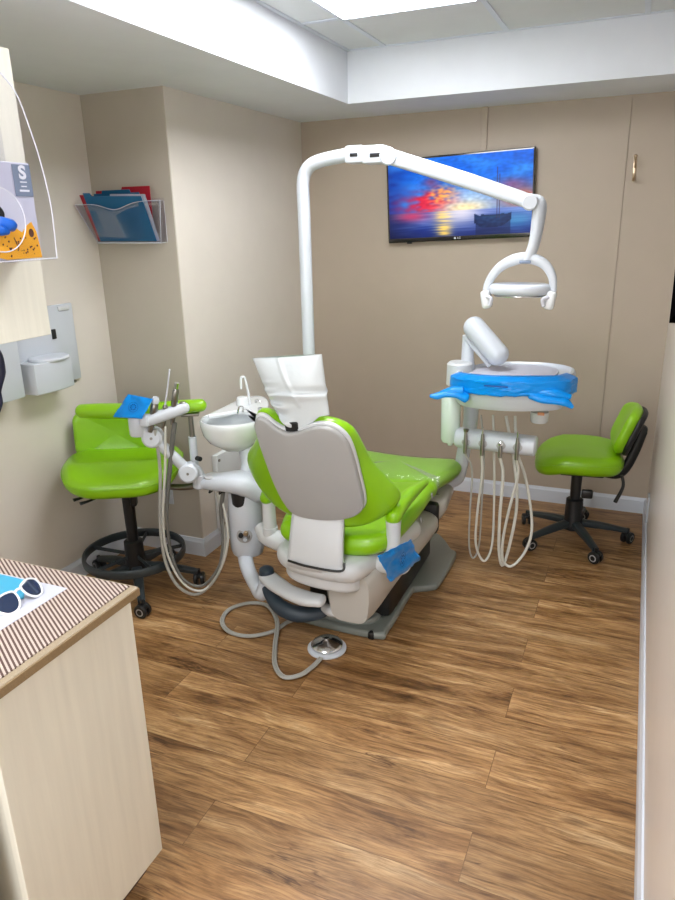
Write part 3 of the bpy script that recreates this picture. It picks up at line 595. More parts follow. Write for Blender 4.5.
# lens rim outlines lie in a plane tilted up from the card: x' along the brow, y' up
L1 = V(*(-1.383,-3.235,0.915)); L0 = V(*(-1.382,-3.314,0.912)); ax = (L1-L0).normalized()
mid = (L1+L0)/2; upv = V(1.19, -1.03, 1.15).cross(ax).normalized(); upv = upv if upv.z > 0 else -upv
F = frame(mid, ax, upv) @ Matrix.Diagonal((1.0, 1.12, 1.0, 1.0)); F.translation.z += 0.006
sgm = {}
for s in (-1, 1):
    cxn = s*0.034
    oo = spl([(cxn+s*x, y, 0) for x, y in ((-0.024, 0.012), (-0.012, 0.019), (0.008, 0.021), (0.025, 0.014), (0.027, -0.002), (0.014, -0.019), (-0.006, -0.021), (-0.021, -0.008))], 5, True)
    rim = [F @ V(p.x, p.y, -0.012*(abs(p.x)/0.06)**2) for p in oo]
    MB().tube(rim, 0.0028, 8, 1, closed=True).build('rim', M['white_enamel'], sg)
    MB().pad([V(p.x, p.y) for p in oo], [(0.001, -0.0008), (0.0, 0.0), (0.001, 0.0008)], F, lambda x, y: -0.012*(abs(x)/0.06)**2).build('lens', M['lens'], sg)
    MB().tube([F @ V(s*0.061, 0.012, -0.012), F @ V(s*0.066, 0.010, -0.03), F @ V(s*0.064, 0.002, -0.08), F @ V(s*0.060, -0.012, -0.125)], [0.004, 0.0038, 0.003, 0.003], 8).build('temple', M['white_enamel'], sg)
MB().tube([F @ V(-0.011, 0.010, 0), F @ V(0, 0.013, 0.001), F @ V(0.011, 0.010, 0)], 0.0032, 8).build('bridge', M['white_enamel'], sg)
# ================================================================ DENTAL CHAIR
CXc = -1.225
ch = thing('dental_chair', (CXc, -1.4, 0), 'lime green dental chair with grey shell back in the middle of the room', 'dental chair')
# base plate
bo = [(-0.19, -1.835), (0.17, -1.845), (0.208, -1.77), (0.208, -1.45), (0.225, -1.40), (0.285, -1.36), (0.31, -1.30), (0.312, -0.99), (0.27, -0.93), (0.2, -0.82), (0.12, -0.76), (-0.12, -0.76), (-0.2, -0.82), (-0.27, -0.93), (-0.312, -0.99), (-0.31, -1.30), (-0.285, -1.36), (-0.225, -1.40), (-0.208, -1.45), (-0.212, -1.78)]
pl = MB().slab([V(CXc+x, y) for x, y in [(p.x, p.y) for p in spl([(a, b_, 0) for a, b_ in bo], 4, True)]], 0.0, 0.036, 0.014)
pl.slab([V(CXc+p.x, p.y) for p in spl([(-0.14, -1.80, 0), (0.12, -1.80, 0), (0.15, -1.6, 0), (0.15, -1.0, 0), (0.1, -0.9, 0), (-0.1, -0.9, 0), (-0.15, -1.0, 0), (-0.15, -1.6, 0)], 4, True)], 0.03, 0.06, 0.014)
pl.build('base_plate', M['plate'], ch)
MB().box((CXc+0.15, -1.83, 0.016), (0.034, 0.04, 0.04), 0.012).build('plate_notch', M['black'], ch)
# lift and housings
MB().box((CXc, -1.40, 0.17), (0.40, 0.66, 0.26), 0.03).build('lift_cover_shade', M['black'], ch)  # lift cover, widened in black to put shade under the housing
def prof_body(y0, y1, top, botA, hwA, hwB, n=14, cx0=0.0):
    # loft along y, rounded section
    m = MB(); b = m.bm; rings = []
    for i in range(n+1):
        t = i/n; y = y0+(y1-y0)*t; e = min(1, math.sqrt(max(0, 1-(1-min(1, t*5))**2))+0.02); e2 = min(1, math.sqrt(max(0, 1-(1-min(1, (1-t)*5))**2))+0.02); k = e*e2
        zb = botA(t); zt = top(t); hw = (hwA+(hwB-hwA)*t); cz = (zt+zb)/2; ring = []
        for q in range(28):
            a = 2*PI*q/28; ca, sa = math.cos(a), math.sin(a); ex = 0.45
            x = hw*(0.82+0.18*k)*math.copysign(abs(ca)**ex, ca); z = (zt-zb)/2*(0.75+0.25*k)*math.copysign(abs(sa)**ex, sa)
            if z < 0: x *= 1-0.12*(-z/((zt-zb)/2))
            ring.append(b.verts.new((CXc+cx0*(1-t)+x, y, cz+z)))
        rings.append(ring)
    for A, B in zip(rings, rings[1:]):
        for q in range(28): b.faces.new((A[q], A[(q+1) % 28], B[(q+1) % 28], B[q]))
    b.faces.new(rings[0]); b.faces.new(rings[-1][::-1]); bmesh.ops.recalc_face_normals(b, faces=b.faces); return m
prof_body(-1.975, -1.26, lambda t: 0.40, lambda t: 0.115+0.15*t**0.6, 0.105, 0.315, cx0=0.105).build('lower_housing', M['housing'], ch)
prof_body(-1.235, -0.90, lambda t: 0.435, lambda t: 0.275+0.03*t, 0.305, 0.275).build('foot_housing', M['housing'], ch)
MB().box((CXc, -1.25, 0.34), (0.56, 0.06, 0.16), 0.02).build('gap_shade', M['black'], ch)  # black block draws the shaded gap between the two housings
bd = [(-0.225, -1.84), (-0.222, -1.96), (-0.14, -2.03), (0.0, -2.055), (0.13, -2.045), (0.185, -1.98), (0.215, -1.80), (0.26, -1.62), (0.23, -1.5), (-0.23, -1.5), (-0.27, -1.62)]
bdo = [V(CXc+p.x, p.y) for p in spl([(a, b_, 0) for a, b_ in bd], 5, True)]
MB().cushion(bdo, 0.085, Matrix.Translation((0, 0, 0.40)), dome=0.01, r=0.03).build('seat_pan', M['offwhite'], ch)
MB().slab([V(CXc+(p.x-CXc)*0.87, -1.75+(p.y+1.75)*0.9) for p in bdo], 0.30, 0.375, 0.02).build('pan_skirt', M['offwhite'], ch)
# seat cushion
so = [(-0.185, -1.955), (0.0, -1.975), (0.18, -1.965), (0.262, -1.90), (0.282, -1.78), (0.292, -1.6), (0.288, -1.42), (0.262, -1.33), (0.0, -1.315), (-0.262, -1.33), (-0.285, -1.42), (-0.280, -1.6), (-0.252, -1.78), (-0.225, -1.90)]
seat = MB().cushion([V(CXc+p.x, p.y) for p in spl([(a, b_, 0) for a, b_ in so], 5, True)], 0.095, Matrix.Translation((0, 0, 0.485)), lambda x, y: 0.035*((x-CXc)/0.28)**2+0.02*(y+1.5), dome=0.004).build('seat_cushion', M['green'], ch)
lo = [(-0.235, -1.35), (0.235, -1.35), (0.270, -1.2), (0.315, -1.06), (0.318, -0.96), (0.24, -0.905), (0, -0.895), (-0.24, -0.905), (-0.318, -0.96), (-0.315, -1.06), (-0.270, -1.2)]
loo = [V(CXc+p.x, p.y) for p in spl([(a, b_, 0) for a, b_ in lo], 5, True)]
MB().cushion(loo, 0.08, Matrix.Translation((0, 0, 0.477)), lambda x, y: 0.02*((x-CXc)/0.28)**2+0.015*(y+1.35), dome=0.004).build('legrest_cushion', M['green'], ch)
MB().cushion([V(CXc+(p.x-CXc)*1.02, -1.05+(p.y+1.05)*1.03) for p in loo if p.y > -1.29]+[], 0.088, Matrix.Translation((0, 0, 0.478)), lambda x, y: 0.02*((x-CXc)/0.28)**2+0.015*(y+1.35)+0.002*math.sin(x*60+y*30), dome=0.006).build('clear_foot_sleeve', M['clearfilm'], ch)
# back link
def link(u, v):
    z = 0.40+0.26*v; y = -2.045+0.055*math.sin(v*PI*0.5)-0.02*math.sin(v*PI); x = -1.234+(u-0.5)*(0.222+0.022*(1-v)**2); return V(x, y-0.012*(1-(2*u-1)**2), z)
MB().grid(link, 14, 14).build('back_link', M['offwhite'], ch, solid=0.035)
MB().tube([(-1.345, -2.055, 0.428), (-1.25, -2.068, 0.425), (-1.12, -2.055, 0.422), (-1.11, -2.035, 0.45)], 0.005, 8).build('link_crease_shade', M['black'], ch)  # dark line draws the shaded crease at the foot of the link
# backrest: local x right, y up the back, z towards the patient
tl = math.radians(19)
BF = frame(V(CXc, -2.005, 0.63), (1, 0, 0), (0, -math.sin(tl), math.cos(tl)))   # local z = x cross y -> points to -y (rear)
sh = [(-0.105, -0.012), (0.0, -0.018), (0.115, 0.002), (0.175, 0.035), (0.196, 0.085), (0.193, 0.20), (0.184, 0.31), (0.168, 0.375), (0.130, 0.418), (0.080, 0.428), (0.030, 0.412), (-0.02, 0.392), (-0.06, 0.388), (-0.10, 0.405), (-0.135, 0.432), (-0.170, 0.430), (-0.19, 0.395), (-0.192, 0.33), (-0.182, 0.22), (-0.168, 0.12), (-0.145, 0.04)]
sho = [V(p.x, p.y) for p in spl([(a, b_, 0) for a, b_ in sh], 5, True)]
MB().slab(sho, 0.0, 0.024, 0.008, BF, lambda x, y: -0.5*x*x).build('back_shell', M['shell'], ch)
MB().slab([p*1.0+V(0, 0.004) for p in sho], -0.012, 0.004, 0.004, BF @ Matrix.Translation((0, 0.2, 0)) @ Matrix.Scale(1.018, 4) @ Matrix.Translation((0, -0.2, 0)), lambda x, y: -0.5*x*x).build('shell_rim', M['offwhite'], ch)
bk = [(-0.10, -0.045), (0.04, -0.055), (0.16, -0.05), (0.245, -0.02), (0.298, 0.03), (0.302, 0.075), (0.268, 0.15), (0.228, 0.235), (0.205, 0.32), (0.182, 0.395), (0.138, 0.438), (0.085, 0.452), (0.03, 0.44), (-0.02, 0.425), (-0.07, 0.425), (-0.115, 0.45), (-0.165, 0.455), (-0.205, 0.425), (-0.225, 0.34), (-0.28, 0.25), (-0.352, 0.16), (-0.355, 0.09), (-0.305, 0.02), (-0.21, -0.03)]
MB().cushion([V(p.x, p.y) for p in spl([(a, b_, 0) for a, b_ in bk], 5, True)], 0.085, BF @ Matrix.Translation((-0.010, -0.026, -0.045)), lambda x, y: -0.9*max(0, abs(x)-0.1)**1.5, dome=0.0, flat=0.0, r=0.04).build('back_cushion', M['green'], ch)
MB().box(BF @ V(-0.035, 0.398, -0.02), (0.055, 0.05, 0.06), 0.006, rot=(-tl*-1, 0, 0)).build('headrest_bracket', M['black'], ch)
hr = MB().cushion([V(p.x, p.y) for p in spl([(a, b_, 0) for a, b_ in ((-0.09, 0.0), (0.09, 0.0), (0.11, 0.06), (0.10, 0.16), (0, 0.18), (-0.10, 0.16), (-0.11, 0.06))], 4, True)], 0.07, BF @ Matrix.Translation((-0.045, 0.455, -0.12)) @ Matrix.Scale(0.8, 4)).build('headrest', M['green'], ch)
# armrests
ra = [(-0.915,-2.015,0.676), (-0.915,-1.968,0.702), (-0.905,-1.876,0.713), (-0.895,-1.690,0.690)]
def armrest(pts, post, side):
    a = MB().tube(pts, [0.036, 0.040, 0.033, 0.018], 18, 6, ell=(1, 0.85), rc=True).build('armrest_pad', M['green'], ch)
    p = post
    MB().tube([p+V(0, 0, -0.15), p+V(0, 0, -0.05), p], [0.030, 0.028, 0.031], 16).build('armrest_post', M['offwhite'], ch)
armrest([(-0.955, -1.90, 0.612), (-0.955, -1.84, 0.628), (-0.945, -1.71, 0.640), (-0.925, -1.57, 0.640)], V(-0.957, -1.895, 0.595), 1)
MB().tube([(-1.02, -1.87, 0.39), (-0.98, -1.88, 0.40), (-0.957, -1.895, 0.45)], [0.04, 0.045, 0.034], 14).build('armrest_bracket', M['offwhite'], ch)
armrest([(-1.535, -1.86, 0.60), (-1.535, -1.82, 0.62), (-1.54, -1.72, 0.64), (-1.545, -1.60, 0.64)], V(-1.535, -1.85, 0.595), -1)
MB().tube([(-1.42, -1.85, 0.39), (-1.50, -1.85, 0.40), (-1.56, -1.84, 0.41), (-1.60, -1.82, 0.44)], [0.045, 0.045, 0.04, 0.03], 14).tube([(-1.535, -1.85, 0.40), (-1.535, -1.85, 0.46)], 0.034, 14).build('armrest_bracket', M['offwhite'], ch)
# swing arm of the rear control under the seat
def flatarm(pts, wds, th, up=(0, 0, 1)):
    return MB().tube(pts, wds, 20, 6, ell=(1.0, th, 0.8), up=up, rc=True)
flatarm([(-1.545, -1.885, 0.235), (-1.47, -1.935, 0.235), (-1.39, -1.985, 0.243), (-1.30, -2.01, 0.243), (-1.23, -2.005, 0.243)], [0.040, 0.044, 0.040, 0.044, 0.038], 0.5).build('rear_swing_arm', M['offwhite'], ch)
MB().tube([(-1.25, -1.93, 0.165), (-1.2, -1.95, 0.17), (-1.13, -1.93, 0.19)], [0.02, 0.025, 0.02], 12).build('swing_arm_block', M['offwhite'], ch)
MB().lathe([(0, 0.028), (0.018, 0.026), (0.031, 0.016), (0.034, 0), (0.034, -0.012), (0, -0.012)], (-1.545, -1.885, 0.255)).build('pivot_cap', M['slate'], ch)
MB().tube([(-1.545, -1.905, 0.195), (-1.50, -1.94, 0.175), (-1.43, -1.975, 0.152), (-1.35, -1.975, 0.138), (-1.27, -1.94, 0.145), (-1.22, -1.90, 0.165)], [0.018, 0.027, 0.034, 0.036, 0.030, 0.018], 16, ell=(1, 0.75), rc=True).build('dark_handle', M['slate'], ch)
# small tape tabs on the seat side
for z_, (u_) in enumerate([(-0.925,-1.451,0.534), (-0.925,-1.621,0.488)]):
    MB().box(u_, (0.004, 0.012, 0.03), 0.0015, rot=(0.5, 0, 0)).build('tape_tab', M['paper'], ch)
# ================================================================ blue barrier squares
def film_print(o_parent, Fm, s=1.0):
    m = MB(); m.tube([Fm @ V(0.03*s*math.cos(a), 0.026*s*math.sin(a), 0.0012) for a in (2*PI*k/36 for k in range(36))], 0.0006, 5, 1, closed=True)
    for k in range(9):
        a = 2*PI*k/9; m.slab(circle(0.0035*s, 8), 0, 0.0006, 0.0001, Fm @ Matrix.Translation((0.016*s*math.cos(a), 0.014*s*math.sin(a), 0.0004)))
    m.build('film_print', M['filmdark'], o_parent)
padc = V(*(-0.885,-2.020,0.496))
MB().slab([V(p.x, p.y) for p in circle(0.062, 32, 0, 0, 0.05)], -0.012, 0.012, 0.008, frame(padc, (0.15, 1, 0.35), (-0.55, 0, 1))).tube([padc, (-0.93, -1.92, 0.43), (-0.99, -1.87, 0.40)], 0.026, 12).build('control_pad', M['offwhite'], ch)
pA, pB, pC, pD = [V(*p) for p in ((-0.845,-2.393,0.695), (-0.845,-2.026,0.591), (-0.845,-1.904,0.447), (-0.845,-2.255,0.531))]
bf = thing('barrier_film', tuple(pD), 'blue barrier film square stuck below the right armrest of the dental chair', 'film')
def bil(a, b_, c, d, amp, ph=0):
    def f(u, v):
        p = (a*(1-u)+b_*u)*(1-v)+(d*(1-u)+c*u)*v; n_ = (b_-a).cross(d-a).normalized()
        return p+n_*amp*(noise.noise(V(u*3+ph, v*3, 1))+0.35*noise.noise(V(u*9+ph, v*8, 2)))
    return f
MB().grid(bil(pA, pB, pC, pD, 0.012), 20, 20).build('sheet', M['film'], bf, solid=0.0006)
cm = (pA+pB+pC+pD)/4; nx_ = (pB-pA).normalized(); film_print(bf, frame(cm+(pB-pA).cross(pD-pA).normalized()*-0.006, nx_, (pA-pD)), 1.0)
# ================================================================ headrest cover
hc = []
c_tl, c_tr, c_br, c_bl = V(-1.435, -2.085, 1.243), V(-1.150, -2.10, 1.275), V(-1.118, -2.12, 1.066), V(-1.285, -2.14, 1.02)
def hcf(side):
    def f(u, v):
        t = v
        L = c_tl*(1-t)+V(-1.335, -2.12, 1.06)*t if v < 0.85 else (c_tl*(1-0.85)+V(-1.335, -2.12, 1.06)*0.85)*(1-(t-0.85)/0.15)+V(-1.30, -2.135, 1.03)*((t-0.85)/0.15)
        Rr = c_tr*(1-t)+c_br*t
        p = L*(1-u)+Rr*u
        if v > 0.7: p.z -= 0.05*math.sin(PI*min(1, u*1.25))*(v-0.7)/0.3*(1-0.5*u)
        bulge = math.sin(PI*u)**0.6*(0.008+0.04*math.sin(PI*min(1, v*0.95+0.05))**0.8)
        wr = 0.0
        if v > 0.35:
            kk = math.exp(-((u-0.14)/0.16)**2); wr = 0.017*kk*math.sin(v*46+u*7)*(v-0.35)*1.8+0.012*math.sin((v-0.55-0.10*u)*22)*math.exp(-((v-0.66+0.05*u)/0.1)**2)
        crease = 0.006*math.exp(-((u-0.42-0.2*v)/0.03)**2)*(v < 0.8)
        return p+V(0, side*(bulge)+(-1 if side < 0 else 0)*(wr)-crease*(side < 0)+0.0, wr*0.4)
    return f
hcm = MB().grid(hcf(-1), 44, 44).grid(hcf(1), 44, 44); bmesh.ops.remove_doubles(hcm.bm, verts=hcm.bm.verts, dist=0.0015); bmesh.ops.recalc_face_normals(hcm.bm, faces=hcm.bm.faces)
hcm.build('headrest_cover', M['cover'], label='white translucent plastic cover pulled over the headrest of the dental chair', cat='plastic cover', angle=180)
# ================================================================ WATER UNIT WITH SPITTOON
wu = thing('spittoon_unit', (-1.745, -1.7, 0.2), 'white spittoon bowl unit on a column at the left of the dental chair', 'spittoon')
MB().lathe([(0, 0), (0.05, 0.0), (0.072, 0.012), (0.080, 0.04), (0.082, 0.14), (0.080, 0.15), (0.081, 0.155), (0.080, 0.24), (0.072, 0.32), (0.06, 0.38), (0, 0.39)], (-1.745, -1.70, 0.225)).build('column', M['white'], wu)
MB().tube([(-1.745, -1.70, 0.56), (-1.74, -1.66, 0.66), (-1.76, -1.62, 0.74)], [0.035, 0.03, 0.045], 16).build('neck', M['white'], wu)
MB().tube([(-1.76, -1.71, 0.24), (-1.70, -1.79, 0.205), (-1.62, -1.86, 0.165), (-1.57, -1.895, 0.15), (-1.545, -1.885, 0.20)], [0.036, 0.034, 0.032, 0.034, 0.035], 16).build('support_tube', M['white'], wu)
# round coupling plate with knobs
kp = V(*(-1.708,-1.781,0.337)); kd = (V(-0.1574, -4.2834, 0.9)-kp).normalized()
nd = V(0.38, -0.92, 0.1).normalized(); kp = V(-1.745, -1.70, 0.345)+nd*0.078
MB().lathe([(0, 0.004), (0.034, 0.004), (0.036, 0), (0.036, -0.01), (0, -0.01)], kp, nd).build('coupling_plate', M['shell'], wu)
sx_ = nd.cross(V(0, 0, 1)).normalized()
for (a, b_, mm, rr1) in ((-0.015, 0.004, 'black', 0.012), (0.008, 0.014, 'brass', 0.012), (0.004, -0.016, 'white', 0.010), (0.020, -0.002, 'steel', 0.008)):
    q = kp+sx_*-a+V(0, 0, b_); MB().cyl(q, q+nd*0.018, rr1, rr1*0.9, bev=0.002).build('valve_knob', M[mm], wu)
# upper arm carrying the instrument mount
flatarm([(-1.70, -1.68, 0.55), (-1.735, -1.72, 0.59), (-1.80, -1.75, 0.60), (-1.86, -1.76, 0.595), (-1.90, -1.765, 0.59)], [0.085, 0.082, 0.064, 0.055, 0.045], 0.66).build('upper_arm', M['white'], wu)
MB().lathe([(0, 0.012), (0.036, 0.012), (0.041, 0.008), (0.041, 0), (0, 0)], (-1.865, -1.765, 0.618)).build('arm_cap', M['offwhite'], wu)
MB().lathe([(0, -0.01), (0.042, -0.01), (0.045, 0), (0.045, 0.05), (0, 0.055)], (-1.742, -1.735, 0.50)).build('dark_collar', M['black'], wu)
# bowl
BC = V(-1.80, -1.635, 0.0)
bd_ = V(-0.55, -0.83, 0).normalized()
def bowl_ring(s, z):
    # egg outline, longer towards the patient side
    out = []
    for k in range(40):
        a = 2*PI*k/40; r = 0.134*s*(1+0.10*math.cos(a)); x = r*math.cos(a)*1.12; y = r*math.sin(a)
        out.append(BC+V(bd_.x*x-bd_.y*y, bd_.y*x+bd_.x*y, z))
    return out
m = MB(); b = m.bm; rs_ = []
for s, z in ((0.30, 0.722), (0.42, 0.726), (0.54, 0.740), (0.62, 0.748), (0.82, 0.770), (0.96, 0.805), (1.02, 0.845), (1.03, 0.868), (1.0, 0.875), (0.96, 0.872), (0.93, 0.858), (0.85, 0.825), (0.6, 0.795), (0.2, 0.785)):
    rs_.append([b.verts.new(p) for p in bowl_ring(s, z)])
for A, B in zip(rs_, rs_[1:]):
    for k in range(40): b.faces.new((A[k], A[(k+1) % 40], B[(k+1) % 40], B[k]))
b.faces.new(rs_[0]); b.faces.new(rs_[-1][::-1]); bmesh.ops.recalc_face_normals(b, faces=b.faces)
m.build('bowl', M['white_enamel'], wu)
# raised rear deck behind the bowl
dk = [V(p[0], p[1]) for p in spl([(-1.918,-1.684,0.885), (-1.926,-1.534,0.885), (-1.930,-1.369,0.885), (-1.879,-1.287,0.885), (-1.791,-1.346,0.885), (-1.680,-1.550,0.885), (-1.589,-1.765,0.885), (-1.699,-1.630,0.885), (-1.814,-1.575,0.885), (-1.866,-1.648,0.885)], 5, True)]
MB().slab(dk, 0.868, 0.889, 0.008).build('deck', M['white_enamel'], wu)
MB().lathe([(0, 0.045), (0.022, 0.045), (0.028, 0.038), (0.03, 0.0), (0, 0)], (-1.849,-1.489,0.885)).build('cup_rest', M['white_enamel'], wu)
sp0 = V(*(-1.826,-1.462,0.885))
MB().tube([sp0, sp0+V(-0.005, 0, 0.06), sp0+V(-0.014, -0.004, 0.125), sp0+V(-0.022, -0.010, 0.138), sp0+V(-0.031, -0.014, 0.13), sp0+V(-0.033, -0.016, 0.08)], 0.0062, 10).build('cup_filler_spout', M['white_enamel'], wu)
MB().tube([V(-1.79, -1.59, 0.885), V(-1.79, -1.59, 0.91), V(-1.797, -1.61, 0.912), V(-1.80, -1.62, 0.885)], 0.004, 8).build('rinse_spout', M['chrome'], wu)
for q in ((-1.723,-1.558,0.888), (-1.812,-1.428,0.888)):
    MB().cyl(q, V(*q)+V(0, 0, 0.016), 0.006, bev=0.001).tube([V(*q)+V(0, 0, 0.014), V(*q)+V(0.018, -0.006, 0.016), V(*q)+V(0.03, -0.01, 0.008)], 0.004, 8).build('tap_lever', M['chrome'], wu)
# ---- white utility box on the alcove side wall
ub = thing('utility_box', (-2.18, -1.12, 0.1), 'white metal utility box behind the spittoon column on the side wall', 'utility box')
MB().box((-2.18, -1.11, 0.31), (0.034, 0.33, 0.44), 0.006).build('cover', M['white_enamel'], ub)
for (y_, z_) in ((-1.255, 0.50), (-0.98, 0.50), (-1.255, 0.13), (-0.98, 0.13)): MB().cyl((-2.164, y_, z_), (-2.158, y_, z_), 0.008).build('screw', M['steel'], ub)
# ================================================================ ASSISTANT INSTRUMENT ARM
aa = thing('suction_unit', (-1.9, -1.8, 0.58), 'white jointed assistant arm holding suction tips and hoses over the left stool', 'instrument arm')
J0 = V(-1.915, -1.775, 0.60); J1 = V(*(-1.938,-1.840,0.659)); J2 = V(*(-2.044,-1.930,0.839)); J3 = V(*(-2.086,-1.950,0.886))
MB().cyl(J0+V(-0.012, -0.01, -0.035), J0+V(-0.012, -0.01, 0.035), 0.03, bev=0.006).build('base_joint', M['white'], aa)
MB().tube([J0+V(-0.012, -0.01, 0.03), (J0+J1)/2+V(0.0, 0, 0.03), J1], [0.026, 0.026, 0.028], 14).build('elbow_link', M['white'], aa)
vd = V(0.42, -0.9, 0.1).normalized()
for q, nm in ((J1, 'lower_knuckle'), (J2, 'upper_knuckle')):
    k_ = MB().cyl(q-vd*0.036, q+vd*0.036, 0.044, bev=0.009, n=28).build(nm, M['white'], aa)
    MB().cyl(q+vd*0.035, q+vd*0.0385, 0.006).build('screw', M['steel'], k_)
MB().tube([J1+V(-0.012, 0, 0.012), J2+V(0.012, 0, -0.012)], [0.024, 0.026], 18, 1).build('link', M['white'], aa)
MB().lathe([(0, 0), (0.034, 0), (0.038, 0.008), (0.038, 0.075), (0.034, 0.085), (0, 0.085)], J3+V(-0.008, -0.01, -0.035)).tube([J3+V(-0.008, -0.01, 0.0), J2], 0.03, 16, 1).build('swivel_block', M['white'], aa)
H0 = V(*(-2.039,-1.970,0.922)); H1 = V(*(-1.911,-1.870,0.965)); hd = (H1-H0)
flatarm([H0, H0+hd*0.33, H0+hd*0.66, H1], [0.024, 0.026, 0.026, 0.024], 1.0).build('holder_bar', M['white'], aa)
MB().cyl(H1+V(-0.005, -0.0, 0.012), H1+V(-0.005, 0, 0.026), 0.014, bev=0.002).build('bar_cap', M['steel'], aa)
MB().box(H0+V(0.0, 0, 0.004), (0.045, 0.05, 0.05), 0.01).build('bar_root', M['white'], aa)
def inst(t, tip, m, r, name, top=0.06, lean=(0.015, 0.0, 0.0)):
    p = H0+hd*t; d = V(*lean)
    o = MB().lathe([(0, -0.06), (r*0.7, -0.06), (r, -0.03), (r, 0.03), (r*1.2, 0.035), (r*1.2, top-0.012), (r*0.8, top), (0, top)], p, V(lean[0], lean[1], 1)).build(name, M[m], aa)
    return p, o
p1, o1 = inst(0.16, 0, 'steel', 0.014, 'suction_handpiece', 0.075, (0.25, 0.1, 1)); MB().lathe([(0, 0), (0.016, 0.0), (0.018, 0.012), (0.012, 0.026), (0, 0.030)], p1+V(0.25, 0.1, 1).normalized()*0.072, (0.25, 0.1, 1)).build('white_tip', M['white'], o1)
p2, o2 = inst(0.48, 0, 'steel', 0.010, 'saliva_ejector_valve', 0.045, (0.2, 0.05, 1)); MB().tube([p2+V(0.008, 0, 0.04), p2+V(0.03, 0, 0.12), p2+V(0.05, 0, 0.20)], 0.0038, 8).build('clear_tip', M['acrylic_edge'], o2)
p3, o3 = inst(0.72, 0, 'steel', 0.012, 'air_water_syringe', 0.105, (0.24, 0.0, 1)); MB().tube([p3+V(0.022, 0, 0.095), p3+V(0.032, 0, 0.128)], 0.010, 8).build('nozzle', M['chrome'], o3)
for (t0_, r_, mm, pts) in ((0.30, 0.005, 'hosedark', [(160,450), (161,505), (164,548), (176,580), (200,592), (219,575), (226,545), (222,512), (219,490)]), (0.60, 0.0055, 'hose', [(163,448), (162,500), (163,550), (170,576), (190,594), (206,594), (224,572), (229,540), (225,508), (222,490)]), (0.83, 0.009, 'hosedark', [(168,440), (166,480), (161,520)]), (0.8, 0.007, 'hose', [(166,446), (165,500), (168,552), (182,588), (200,597), (220,583), (230,550), (228,515), (224,490)])):
    pass
HZ = {}
def hose_path(px_pts): return px_pts
# hoses hang from the bar and rise again to the underside of the arm
h1 = [tuple(H0+hd*0.20+V(0, 0, -0.05)), (-2.025,-1.930,0.689), (-2.055,-1.930,0.445), (-2.060,-1.920,0.239), (-2.017,-1.900,0.102), (-1.938,-1.860,0.054), (-1.850,-1.820,0.146), (-1.813,-1.790,0.283), (-1.823,-1.780,0.428), (-1.842,-1.775,0.552)]
h2 = [tuple(H0+hd*0.48+V(0, 0, -0.05)), (-2.006,-1.920,0.688), (-2.047,-1.920,0.443), (-2.048,-1.910,0.257), (-1.989,-1.890,0.113), (-1.909,-1.850,0.076), (-1.831,-1.810,0.186), (-1.794,-1.790,0.327), (-1.805,-1.780,0.461), (-1.832,-1.775,0.553)]
h3 = [tuple(H0+hd*0.72+V(0, 0, -0.05)), (-1.993,-1.900,0.702), (-2.029,-1.910,0.466), (-2.037,-1.900,0.275), (-1.997,-1.890,0.143), (-1.918,-1.850,0.096), (-1.841,-1.810,0.195), (-1.820,-1.790,0.333), (-1.826,-1.780,0.458), (-1.810,-1.775,0.556)]
MB().tube(h1, 0.0075, 10).build('hose', M['hose'], aa); MB().tube(h2, 0.006, 10).build('hose', M['hosewhite'], aa); MB().tube(h3, [0.011, 0.011, 0.007, 0.007, 0.007, 0.007, 0.007, 0.008, 0.01, 0.01], 10).build('hose', M['hosedark'], aa)
MB().tube([V(-1.82, -1.775, 0.57), V(-1.815, -1.80, 0.555), V(-1.80, -1.80, 0.565)], 0.0035, 8).tube([V(-1.87, -1.775, 0.57), V(-1.868, -1.80, 0.555), V(-1.85, -1.80, 0.565)], 0.0035, 8).build('hose_hook', M['black'], aa)
# blue film on the left end
fA, fB, fC, fD = [V(*p) for p in ((-2.118,-1.970,1.034), (-1.991,-1.970,1.022), (-2.026,-2.010,0.943), (-2.179,-2.010,0.938))]
b2 = thing('barrier_film', tuple(fC), 'blue barrier film square over the left end of the jointed instrument arm', 'film')
MB().grid(bil(fA, fB, fC, fD, 0.008, 5), 20, 20).build('sheet', M['film'], b2, solid=0.0006)
film_print(b2, frame((fA+fB+fC+fD)/4+(fB-fA).cross(fD-fA).normalized()*-0.004, (fB-fA), (fA-fD)), 0.8)
# ================================================================ FOOT CONTROL AND ITS CABLE
fc = thing('foot_control', (-1.222, -1.978, 0), 'chrome round foot pedal on white disc on the floor behind the chair', 'foot pedal')
MB().lathe([(0, 0), (0.076, 0), (0.082, 0.004), (0.082, 0.01), (0.076, 0.014), (0, 0.014)], (-1.222, -1.978, 0)).build('base_disc', M['white'], fc)
MB().lathe([(0, 0.014), (0.058, 0.014), (0.066, 0.018), (0.067, 0.026), (0.060, 0.034), (0.030, 0.044), (0.012, 0.05), (0.010, 0.053), (0, 0.054)], (-1.222, -1.978, 0)).build('chrome_dome', M['chrome'], fc)
cb = [(-1.40, -1.80, 0.012), (-1.462,-1.866,0.012), (-1.487,-1.953,0.012), (-1.566,-2.025,0.012), (-1.664,-2.029,0.012), (-1.744,-1.965,0.012), (-1.765,-1.862,0.012), (-1.704,-1.782,0.012), (-1.612,-1.776,0.012), (-1.495,-1.906,0.028), (-1.432,-2.046,0.012), (-1.366,-2.171,0.012), (-1.296,-2.228,0.012), (-1.243,-2.194,0.012), (-1.221,-2.130,0.012), (-1.211,-2.064,0.014)]
ctop = spl(cb, 6)
mA = MB(); 
